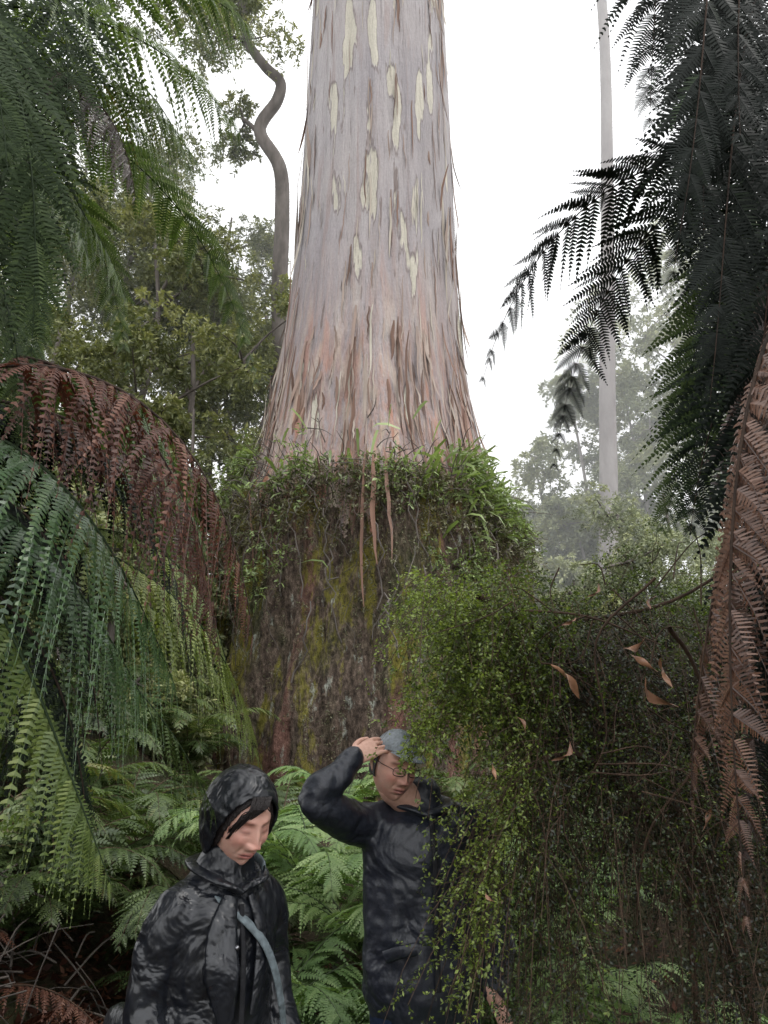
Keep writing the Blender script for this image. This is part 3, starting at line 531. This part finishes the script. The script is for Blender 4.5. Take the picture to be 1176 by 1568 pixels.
for P,r in [([(1.5,3.3,.1),(1.3,3.2,1.0),(1.0,3.1,1.7),(.6,2.9,2.1),(.35,2.7,2.2)],.035),([(1.3,3.2,1.0),(.9,2.9,1.5),(.6,2.6,1.65),(.35,2.45,1.5)],.02),([(1.0,2.7,.0),(.98,2.7,.7),(1.02,2.7,1.3),(1.2,2.8,1.9)],.016),([(.62,2.9,2.12),(1.1,2.8,2.2),(1.5,2.7,2.45)],.010),([(.35,2.6,2.13),(.7,2.6,2.11),(.95,2.55,2.0)],.006),([(.85,2.2,2.0),(.95,2.3,1.9),(1.05,2.4,1.6),(1.0,2.5,1.3)],.008),([(.9,2.4,2.2),(.7,2.45,2.0),(.72,2.5,1.7),(.6,2.5,1.5)],.005),([(1.2,2.4,1.9),(.95,2.4,1.6),(.8,2.45,1.4),(.75,2.5,1.1)],.006)]:
    p_=smoothpath(P,6); V,F=tube(p_,np.linspace(r,r*.4,len(p_)),7); br.add(V,F,.5)
for i in range(60):
    P=np.array([R.uniform(.4,1.5),R.uniform(2.35,2.6),R.uniform(1.4,2.3)]); d=nrm(R.normal(size=3)*[1,.4,.9]+[0,0,-.3]); l=R.uniform(.12,.4)
    V,F=tube(smoothpath([P,P+d*l*.5+R.normal(0,.03,3),P+d*l+[0,0,-.15*l]],4),np.linspace(.003,.0012,9),5); br.add(V,F,.5)
br.build('branches',M['twig'],sh,True)
a=Acc()
for (x,y,z,l,v) in [(.50,2.25,1.90,.13,.9),(.74,2.25,1.93,.09,.8),(.79,2.25,1.98,.09,.7),(.77,2.22,1.86,.12,.6),(.83,2.25,1.92,.09,.9),(.54,2.25,1.68,.08,.4),(.31,2.25,1.62,.05,1),(.86,2.3,2.12,.07,.5),(.68,2.3,2.16,.06,.5),(.27,2.2,1.3,.04,.8),(.60,2.3,2.05,.05,.6),(.4,2.3,1.75,.05,.5),(.95,2.3,1.5,.07,.4)]:
    k=9; t=np.linspace(0,1,k); dd=nrm(np.array([R.normal(0,.8),R.normal(0,.2),-1])); sd=nrm(np.cross(dd,R.normal(size=3))); c=np.array([x,y,z])+dd*l*t[:,None]+sd*(.22*l*np.sin(t*4))[:,None]; tw_=t*4+R.random()*3
    nn=np.cross(dd,sd); s_=sd[None]*np.cos(tw_)[:,None]+nn[None]*np.sin(tw_)[:,None]; w_=(.12*l*np.sin(np.pi*np.clip(t*.94+.03,0,1)))[:,None]
    V=np.stack([c-s_*w_,c+np.cross(s_,dd)*w_*.6,c+s_*w_],1).reshape(-1,3); F=[]
    for m in range(k-1): F+=[[3*m,3*m+1,3*m+4,3*m+3],[3*m+1,3*m+2,3*m+5,3*m+4]]
    a.add(V,np.array(F),v)
a.build('dead_leaves',M['deadleaf'],sh,True)
# ---------------------------------------------------------------- people
def tri_mesh(parts,name,voxel,mat,parent,smooth_it=6,disp=None,mtx=None):
    import bmesh
    bm=bmesh.new()
    for V,F,F0,F1 in parts:
        vs=[bm.verts.new(v) for v in V]
        for f in F.tolist()+F0.tolist()+F1.tolist():
            try: bm.faces.new([vs[i] for i in f])
            except ValueError: pass
    bmesh.ops.recalc_face_normals(bm,faces=bm.faces)
    me=bpy.data.meshes.new(name); bm.to_mesh(me); bm.free(); me.materials.append(mat)
    o=link(bpy.data.objects.new(name,me),parent)
    m=o.modifiers.new('r','REMESH'); m.mode='VOXEL'; m.voxel_size=voxel; m.use_smooth_shade=True
    m=o.modifiers.new('s','SMOOTH'); m.iterations=smooth_it; m.factor=.6
    if disp:
        t=bpy.data.textures.new(name+'_folds','CLOUDS'); t.noise_scale=disp[1]; t.noise_depth=2
        m=o.modifiers.new('d','DISPLACE'); m.texture=t; m.strength=disp[0]; m.mid_level=.5; m.texture_coords='LOCAL'
    if mtx is not None: o.matrix_local=mtx
    return o
def capt(pts,rad,n=18,side=None,m=5,ends=True):
    P=smoothpath(pts,m); rr=np.asarray(rad,float)
    if rr.ndim==1: rr=np.stack([rr,rr],1)
    u=np.linspace(0,len(rr)-1,len(P)); rad2=np.stack([np.interp(u,np.arange(len(rr)),rr[:,k]) for k in (0,1)],1)
    if ends:
        d0=P[0]-P[1]; d0/=np.linalg.norm(d0); d1=P[-1]-P[-2]; d1/=np.linalg.norm(d1)
        a=rad2[0].min(); b=rad2[-1].min()
        P=np.concatenate([[P[0]+d0*a*.85],[P[0]+d0*a*.5],P,[P[-1]+d1*b*.5],[P[-1]+d1*b*.85]]); rad2=np.concatenate([rad2[:1]*.45,rad2[:1]*.85,rad2,rad2[-1:]*.85,rad2[-1:]*.45])
    return tube(P,rad2,n,side,caps=True)
def hand(name,parent,mtx,curl=.5,mirror=1):
    parts=[capt([(0,-.03,0),(0,.02,0),(0,.06,0),(0,.085,-.002)],[(.026,.019),(.034,.016),(.041,.014),(.038,.011)],14,(1,0,0))]
    for i,(x,l) in enumerate([(.031,.072),(.0108,.080),(-.0108,.074),(-.031,.058)]):
        p=np.array([x*mirror,.08,0]); a=.15+R.normal(0,.08); pts=[p-[0,.02,0],p]
        for k,f in enumerate((.45,.31,.24)):
            a+=curl*(.5+.25*k); p=p+np.array([x*.25*mirror,math.cos(a),-math.sin(a)])*l*f; pts.append(p)
        parts.append(capt(pts,[.0083,.0085,.0078,.0072,.0058],10,None,4))
    parts.append(capt([(.022*mirror,.01,-.002),(.048*mirror,.035,-.012),(.058*mirror,.062,-.02),(.056*mirror,.088,-.028)],[.013,.012,.0098,.0075],10,None,4))
    o=tri_mesh(parts,name,.0028,M['skinh'],parent,2,mtx=mtx); return o
def head(parent,mtx,male=False,tone=(.60,.37,.29)):
    nu,nv=150,120; th=np.linspace(0,2*np.pi,nu,endpoint=False); ph=np.linspace(.02,np.pi-.02,nv); TH,PH=np.meshgrid(th,ph)
    ux=np.sin(PH)*np.cos(TH); uy=np.sin(PH)*np.sin(TH); uz=np.cos(PH)
    x=ux*.076; y=uy*.095; z=uz*.118
    lo=np.clip(-z/.118,0,1); x=x*(1-.26*lo**2.0); fr=ss(-.02,.06,y)
    y=np.where(y<0,y*(1-.45*lo),y*(1-.08*lo))
    y=y+.010*lo*fr
    G_=lambda a,b,sa,sb: np.exp(-((np.abs(x)-a)/sa)**2-((z-b)/sb)**2)*fr
    ridge=np.interp(z,[-.052,-.038,-.030,.0,.022,.035],[0,.3,1.,.55,.22,0])
    y=y+.022*np.exp(-(x/(.011+.005*(z<-.02)))**2)*ridge*fr
    y=y+.010*G_(.014,-.033,.008,.008)
    y=y-.014*G_(.030,.014,.017,.013)+.008*G_(.028,.034,.022,.009)+.008*G_(.045,-.018,.018,.018)
    y=y-.005*np.exp(-((np.abs(x)-.026-.25*np.abs(z+.035))/.004)**2-((z+.045)/.016)**2)*fr
    y=y+.009*G_(0,-.056,.020,.006)+.008*G_(0,-.069,.016,.006)-.006*G_(0,-.062,.024,.0025)-.004*G_(0,-.079,.018,.005)+.009*G_(0,-.098,.018,.014)
    y=y+.0105*G_(.030,.010,.013,.0095)-.002*G_(.030,-.002,.014,.002)
    y=y-.003*np.exp(-((np.abs(x)-.030)/.014)**2-((z-.006)/.0018)**2)*fr
    V=np.stack([x,y,z],-1).reshape(-1,3)
    t=np.array(tone); col=np.ones((nv,nu,4)); col[...,:3]=t
    def tint(w,c): col[...,:3]=col[...,:3]*(1-w[...,None])+np.array(c)*w[...,None]
    tint(.55*np.clip(G_(.042,-.02,.022,.02),0,1),(.60,.22,.18)); tint(.55*np.clip(G_(0,-.03,.014,.016),0,1),(.58,.20,.16))
    tint(np.clip(1.3*np.exp(-((np.abs(x))/.022)**4-((z+.062)/.0105)**4)*fr,0,.8),(.42,.13,.12))
    tint(np.clip(1.0*np.exp(-(np.abs(x)/.022)**4-((z+.062)/.0016)**2)*fr,0,.9),(.10,.03,.03))
    tint(np.clip(np.exp(-((np.abs(x)-.032)/.017)**4-((z-.033+.18*np.abs(np.abs(x)-.03))/.0045)**2)*fr,0,.7),(.08,.045,.035))
    tint(np.clip(np.exp(-((np.abs(x)-.030)/.014)**4-((z-.005-.06*np.abs(np.abs(x)-.03))/.0024)**2)*fr,0,.9),(.04,.02,.015))
    tint(.5*np.clip(G_(.030,.010,.018,.014),0,1),(.36,.16,.13))
    tint(.6*np.clip(G_(.008,-.040,.004,.003),0,1),(.12,.04,.03))
    if male: tint(.35*np.clip(ss(-.03,-.08,z)*1.,0,1)*fr,(.25,.16,.13))
    i=np.arange(nv-1)[:,None]*nu; j=np.arange(nu)[None]; j2=(j+1)%nu
    F=np.stack([i+j,i+nu+j,i+nu+j2,i+j2],-1).reshape(-1,4)
    o=mk('head',V,F,M['skin'],parent,smooth=True,col=col.reshape(-1,4)); o.matrix_local=mtx
    for s in (-1,1):
        e=capt([(s*.073,.0,.022),(s*.082,-.012,.028),(s*.084,-.016,.006),(s*.077,-.004,-.022)],[.006,.009,.008,.006],8)
        q=tri_mesh([e],'ear',.003,M['skinh'],parent,2,mtx=mtx)
    return o
def shell(name,parent,mtx,fn,mat,thick=.006,nu=96,nv=72,keep=None,disp=None):
    th=np.linspace(0,2*np.pi,nu,endpoint=False); ph=np.linspace(.01,np.pi-.01,nv); TH,PH=np.meshgrid(th,ph)
    ux=np.sin(PH)*np.cos(TH); uy=np.sin(PH)*np.sin(TH); uz=np.cos(PH)
    V=np.stack(fn(ux,uy,uz),-1).reshape(-1,3)
    i=np.arange(nv-1)[:,None]*nu; j=np.arange(nu)[None]; j2=(j+1)%nu
    F=np.stack([i+j,i+nu+j,i+nu+j2,i+j2],-1).reshape(-1,4); k=keep(ux,uy,uz).ravel(); F=F[k[F].all(1)]
    o=mk(name,V,F,mat,parent,smooth=True); o.matrix_local=mtx
    m=o.modifiers.new('s','SMOOTH'); m.iterations=6
    m=o.modifiers.new('t','SOLIDIFY'); m.thickness=thick; m.offset=0
    m=o.modifiers.new('u','SUBSURF'); m.levels=1; m.render_levels=1
    if disp:
        t=bpy.data.textures.new(name+'_f','CLOUDS'); t.noise_scale=disp[1]; m=o.modifiers.new('d','DISPLACE'); m.texture=t; m.strength=disp[0]
    return o
def ribbon(name,parent,pts,w,mat,nrmv=(0,1,0),th=.004,widths=None):
    P=smoothpath(pts,6); V,F,F0,F1=tube(P,np.stack([np.full(len(P),w/2) if widths is None else np.interp(np.linspace(0,1,len(P)),np.linspace(0,1,len(widths)),widths),np.full(len(P),th)],1),10,np.cross(np.gradient(P,axis=0).mean(0),nrmv),caps=True)
    o=mk(name,V,F,mat,parent,smooth=True); return o
def MT(loc,yaw=0,pitch=0,roll=0): return Matrix.Translation(loc)@Matrix.Rotation(yaw,4,'Z')@Matrix.Rotation(pitch,4,'X')@Matrix.Rotation(roll,4,'Y')
yaw=math.atan2(-.72,-.69)
w1=empty('woman_in_black_leather_jacket'); w1.location=(-.44,2.26,-.02); w1.rotation_euler=(0,0,yaw)
parts=[capt([(0,-.02,.72),(0,-.01,.86),(0,-.01,.98),(0,0,1.10),(0,0,1.22),(0,-.005,1.30),(0,.0,1.355),(0,.012,1.40)],[(.155,.13),(.16,.13),(.155,.125),(.15,.12),(.16,.12),(.142,.105),(.098,.083),(.072,.068)],28,(1,0,0),4)]
for s in (-1,1):
    parts.append(capt([(s*.105,-.005,1.30),(s*.150,-.01,1.26),(s*.182,-.025,1.17),(s*.20,-.02,1.03),(s*.20,.06,.90),(s*.19,.15,.79)],[.056,.064,.057,.053,.048,.042],18,None,4))
tri_mesh(parts,'jacket',.009,M['leather'],w1,3,(.020,.075))
parts=[capt([(0,0,.80),(0,0,.92)],[(.14,.11),(.14,.11)],20,(1,0,0))]
for s in (-1,1): parts.append(capt([(s*.08,0,.86),(s*.09,.01,.68),(s*.095,.015,.48),(s*.095,-.005,.28),(s*.095,-.015,.10)],[.095,.085,.062,.056,.05],16,None,4))
tri_mesh(parts,'trousers',.012,M['black'],w1,4,(.01,.07))
for s in (-1,1):
    tri_mesh([capt([(s*.095,-.02,.12),(s*.095,-.02,.04)],[.05,.05],14),capt([(s*.095,-.05,.04),(s*.10,.04,.04),(s*.105,.14,.03)],[(.042,.04),(.045,.038),(.04,.028)],14,(1,0,0))],'boot',.009,M['boot'],w1,3)
    hand('hand',w1,MT((s*.185,.185,.755),0,math.radians(-50),s*math.radians(80)),.5,-s)
hp=(0,.055,1.495); hm=MT(hp,math.radians(-4),math.radians(-24))
tri_mesh([capt([(0,-.005,1.34),(0,.02,1.42)],[.058,.052],16)],'neck',.008,M['skinh'],w1,2)
head(w1,hm,False,(.62,.38,.305))
def hood(ux,uy,uz):
    k=1+.05*np.clip(uz,0,1); x=ux*.098*k; y=uy*.114-.012; z=uz*.130*np.where(uz<0,1.22,1)+.006
    d=np.clip(-uz,0,1); y=y-.015*d; x=x*(1-.10*d); return x,y,z
shell('hood',w1,hm,hood,M['leather'],.009,keep=lambda x,y,z:~((y>0)&((x/.86)**2+((z+.20)/.86)**2<1)) & (z>-.95),disp=(.014,.05))
shell('hair',w1,hm,lambda x,y,z:(x*.081,y*.100-.003,z*.122),M['hair'],.006,keep=lambda x,y,z:~((y>0)&((x/.84)**2+((z+.26)/.90)**2<1)) & (z>-.7))
col=[(.03,.095,1.32),(-.06,.08,1.345),(-.085,0,1.37),(-.06,-.065,1.385),(0,-.08,1.39),(.06,-.065,1.385),(.085,0,1.37),(.07,.08,1.345),(.02,.10,1.32)]
V,F,_,_=capt(col,[(.010,.026)]*9,12,(0,0,1)); mk('collar',V,F,M['leather'],w1,smooth=True)
V,F,_,_=capt([(-.078,.07,1.365),(-.100,.02,1.375),(-.095,-.03,1.385)],[(.018,.006)]*3,12,(0,0,1)); mk('collar_lining',V,F,M['lining'],w1,smooth=True)
ribbon('lapel',w1,[(.05,.100,1.31),(.085,.124,1.23),(.09,.142,1.14),(.07,.137,1.04)],.07,M['leather'],(.4,1,0),.008,[.020,.040,.045,.02])
ribbon('lapel',w1,[(-.01,.108,1.31),(-.035,.127,1.23),(-.03,.137,1.14),(-.01,.137,1.04)],.05,M['leather'],(-.2,1,0),.006,[.012,.024,.024,.010])
ribbon('zip',w1,[(.02,.110,1.29),(.02,.131,1.15),(.02,.134,.95),(.02,.137,.76)],.016,M['black'],(0,1,0),.004)
ribbon('bag_strap',w1,[(.085,-.02,1.35),(.06,.082,1.30),(-.04,.142,1.19),(-.115,.130,1.02),(-.18,.05,.86),(-.19,-.06,.78)],.028,M['lining'],(-.4,1,0),.005)
ribbon('bag_strap_back',w1,[(.085,-.02,1.35),(.03,-.115,1.27),(-.1,-.145,1.05),(-.22,-.14,.84)],.026,M['black'],(0,1,0),.004)
tri_mesh([capt([(.10,-.27,.62),(.10,-.27,.78),(.10,-.27,.96)],[(.06,.13),(.07,.14),(.05,.11)],20,(1,0,0))],'handbag',.01,M['leather'],w1,5,(.01,.08))
for z in (1.20,1.11,1.02): 
    V,F,_,_=capt([(.055,.144,z),(.055,.149,z)],[.006,.006],10); mk('button',V,F,M['metal'],w1,smooth=True)
ha=Acc()
for i in range(46):
    s=1 if R.random()<.75 else -1; x0=R.uniform(-.03,.03); a0=R.uniform(.038,.066)*s
    pts=smoothpath([(x0,.074,.098),(x0*.8+.35*a0,.092,.072),(a0*.9,.082,.042+R.normal(0,.006)),(s*R.uniform(.060,.070),.058+R.normal(0,.004),.005-.03*R.random())],4)
    V,F=tube(pts,np.linspace(.0024,.0009,len(pts)),5); ha.add(V,F,.5)
o=ha.build('fringe',M['hair'],w1,True); o.matrix_local=hm
yaw2=math.atan2(-.22,-.97)
w2=empty('man_in_black_rain_jacket'); w2.location=(.14,2.96,-.0); w2.rotation_euler=(0,0,yaw2)
IM=(Matrix.Translation(w2.location)@Matrix.Rotation(yaw2,4,'Z')).inverted()
Lc=lambda p: tuple(IM@Vector(p))
parts=[capt([(0,-.0,.86),(0,0,.95),(0,0,1.06),(0,0,1.20),(0,0,1.34),(0,-.005,1.41),(0,0,1.46),(0,.008,1.495)],[(.215,.155),(.22,.16),(.215,.155),(.215,.152),(.225,.15),(.20,.128),(.12,.092),(.074,.072)],28,(1,0,0),4)]
sh_=np.array([.16,-.005,1.42]); el=np.array(Lc((-.235,2.70,1.50))); wr=np.array(Lc((-.105,2.76,1.63)))
parts.append(capt([sh_,sh_+[.06,.01,-.02],(sh_+[.06,.01,-.02]+el)/2+[0,0,-.015],el,(el+wr)/2,wr],[.066,.076,.070,.060,.052,.042],18,None,5))
s=-1; parts.append(capt([(s*.13,-.005,1.42),(s*.20,-.01,1.38),(s*.245,-.01,1.26),(s*.265,0,1.11),(s*.25,.08,.98),(s*.20,.16,.90)],[.062,.08,.072,.064,.056,.048],18,None,4))
tri_mesh(parts,'jacket',.009,M['rain'],w2,3,(.026,.08))
parts=[capt([(0,0,.86),(0,0,.98)],[(.165,.12),(.165,.12)],20,(1,0,0))]
for s in (-1,1): parts.append(capt([(s*.09,0,.92),(s*.10,.01,.72),(s*.105,.015,.50),(s*.105,-.005,.30),(s*.105,-.015,.10)],[.105,.095,.07,.062,.055],16,None,4))
tri_mesh(parts,'jeans',.012,M['denim'],w2,4,(.012,.07))
for s in (-1,1):
    tri_mesh([capt([(s*.105,-.02,.12),(s*.105,-.02,.04)],[.052,.052],14),capt([(s*.105,-.05,.04),(s*.11,.05,.04),(s*.115,.16,.03)],[(.045,.04),(.048,.038),(.042,.028)],14,(1,0,0))],'boot',.009,M['boot'],w2,3)
hand('hand_lowered',w2,MT((-.185,.19,.875),math.radians(20),math.radians(-45),math.radians(-80)),.5,1)
hw=Vector((.035,2.87,1.60)); hl=IM@hw
hm2=MT(hl,math.radians(14),math.radians(-16),math.radians(-6))
tri_mesh([capt([(0,-.005,1.44),tuple(np.array(hl)+[0,-.01,-.07])],[.062,.058],16)],'neck',.008,M['skinh'],w2,2)
head(w2,hm2,True,(.60,.36,.28))
shell('cap',w2,hm2,lambda x,y,z:(x*.086,y*.106-.002,z*.128+.004),M['cap'],.005,keep=lambda x,y,z:(z>.40+.10*y),disp=(.006,.04))
V,F,F0,F1=capt([(0,.075,.068),(0,.115,.066),(0,.145,.058)],[(.070,.004),(.062,.004),(.035,.003)],20,(1,0,0)); o=mk('cap_brim',V,F,M['cap'],w2,smooth=True); o.matrix_local=hm2
shell('hair',w2,hm2,lambda x,y,z:(x*.081,y*.101-.004,z*.122),M['hair'],.004,keep=lambda x,y,z:(z>-.35)&(y<.25)&(z<.5))
ga=Acc()
for s in (-1,1):
    a_=np.linspace(0,2*np.pi,21); gx=s*.031+.023*np.sign(np.cos(a_))*np.abs(np.cos(a_))**.6; pts=np.stack([gx,.106-.14*np.abs(gx),.008+.014*np.sign(np.sin(a_))*np.abs(np.sin(a_))**.7],-1); V,F=tube(pts,np.full(21,.0014),6); ga.add(V,F,.5)
    V,F=tube(np.array([(s*.054,.094,.014),(s*.076,.05,.018),(s*.080,-.01,.02)]),[.0013]*3,6); ga.add(V,F,.5)
V,F=tube(np.array([(-.009,.104,.012),(0,.107,.014),(.009,.104,.012)]),[.0014]*3,6); ga.add(V,F,.5)
o=ga.build('glasses',M['black'],w2,True); o.matrix_local=hm2
wv=Vector(Lc((-.105,2.76,1.63))); tgt=Vector(Lc((.02,2.80,1.70)))
yv=(tgt-wv).normalized(); back=Vector((0,.8,.6)); zv=(back-yv*back.dot(yv)).normalized(); xv=yv.cross(zv)
mh=Matrix((( xv.x,yv.x,zv.x,wv.x),(xv.y,yv.y,zv.y,wv.y),(xv.z,yv.z,zv.z,wv.z),(0,0,0,1)))
hand('hand_raised',w2,mh,.42,-1)
col=[(.01,.11,1.44),(-.075,.08,1.46),(-.10,0,1.475),(-.06,-.07,1.49),(0,-.085,1.495),(.06,-.07,1.49),(.10,0,1.475),(.075,.08,1.46),(-.01,.11,1.43)]
V,F,_,_=capt(col,[(.012,.028)]*9,12,(0,0,1)); mk('collar',V,F,M['rain'],w2,smooth=True)
ribbon('zip',w2,[(0,.130,1.42),(0,.163,1.3),(0,.167,1.1),(0,.170,.90)],.02,M['black'],(0,1,0),.004)
for s in (-1,1): ribbon('pocket_flap',w2,[(s*.07,.168,1.03),(s*.12,.155,1.02),(s*.17,.123,1.0)],.04,M['rain'],(0,1,0),.006)
# ---------------------------------------------------------------- mist, light, world, camera
V=np.array([(x,y,z) for x in (-40,40) for y in (11.8,60) for z in (-3,45)],float)
m=bpy.data.materials.new('mist'); m.use_nodes=True; t=m.node_tree; t.nodes.remove(t.nodes['Principled BSDF']); v=t.nodes.new('ShaderNodeVolumeScatter'); v.inputs['Density'].default_value=.017; v.inputs['Color'].default_value=(.98,.99,1,1); t.links.new(v.outputs[0],t.nodes['Material Output'].inputs['Volume'])
mk('mist',V,[[0,1,3,2],[4,6,7,5],[0,4,5,1],[2,3,7,6],[0,2,6,4],[1,5,7,3]],m)
el_=math.radians(58); rot=math.radians(70)
sd=bpy.data.lights.new('sun','SUN'); sd.energy=1.3; sd.angle=math.radians(18); sd.color=(1,.97,.92); so=link(bpy.data.objects.new('sun',sd))
dv=Vector((math.sin(rot)*math.cos(el_),-math.cos(rot)*math.cos(el_)*1.0,math.sin(el_))); so.rotation_euler=dv.to_track_quat('Z','Y').to_euler()
W=bpy.data.worlds.new('World'); scene.world=W; W.use_nodes=True; nt=W.node_tree; bg=nt.nodes['Background']; sk=nt.nodes.new('ShaderNodeTexSky'); sk.sky_type='NISHITA'; sk.sun_disc=False; sk.sun_elevation=el_; sk.sun_rotation=math.pi-rot
mx=nt.nodes.new('ShaderNodeMix'); mx.data_type='RGBA'; mx.inputs[0].default_value=.9; mx.inputs[7].default_value=(20,20.2,20.4,1)
nt.links.new(sk.outputs[0],mx.inputs[6]); nt.links.new(mx.outputs[2],bg.inputs[0]); bg.inputs[1].default_value=.12
cd=bpy.data.cameras.new('camera'); cam=link(bpy.data.objects.new('camera',cd)); cam.location=(0,0,1.65); cam.rotation_euler=(math.radians(108),0,0)
cd.sensor_fit='VERTICAL'; cd.sensor_height=36; cd.lens=26; cd.clip_end=1000; cd.clip_start=.05
scene.camera=cam
scene.view_settings.view_transform='Standard'; scene.view_settings.look='None'; scene.view_settings.exposure=0
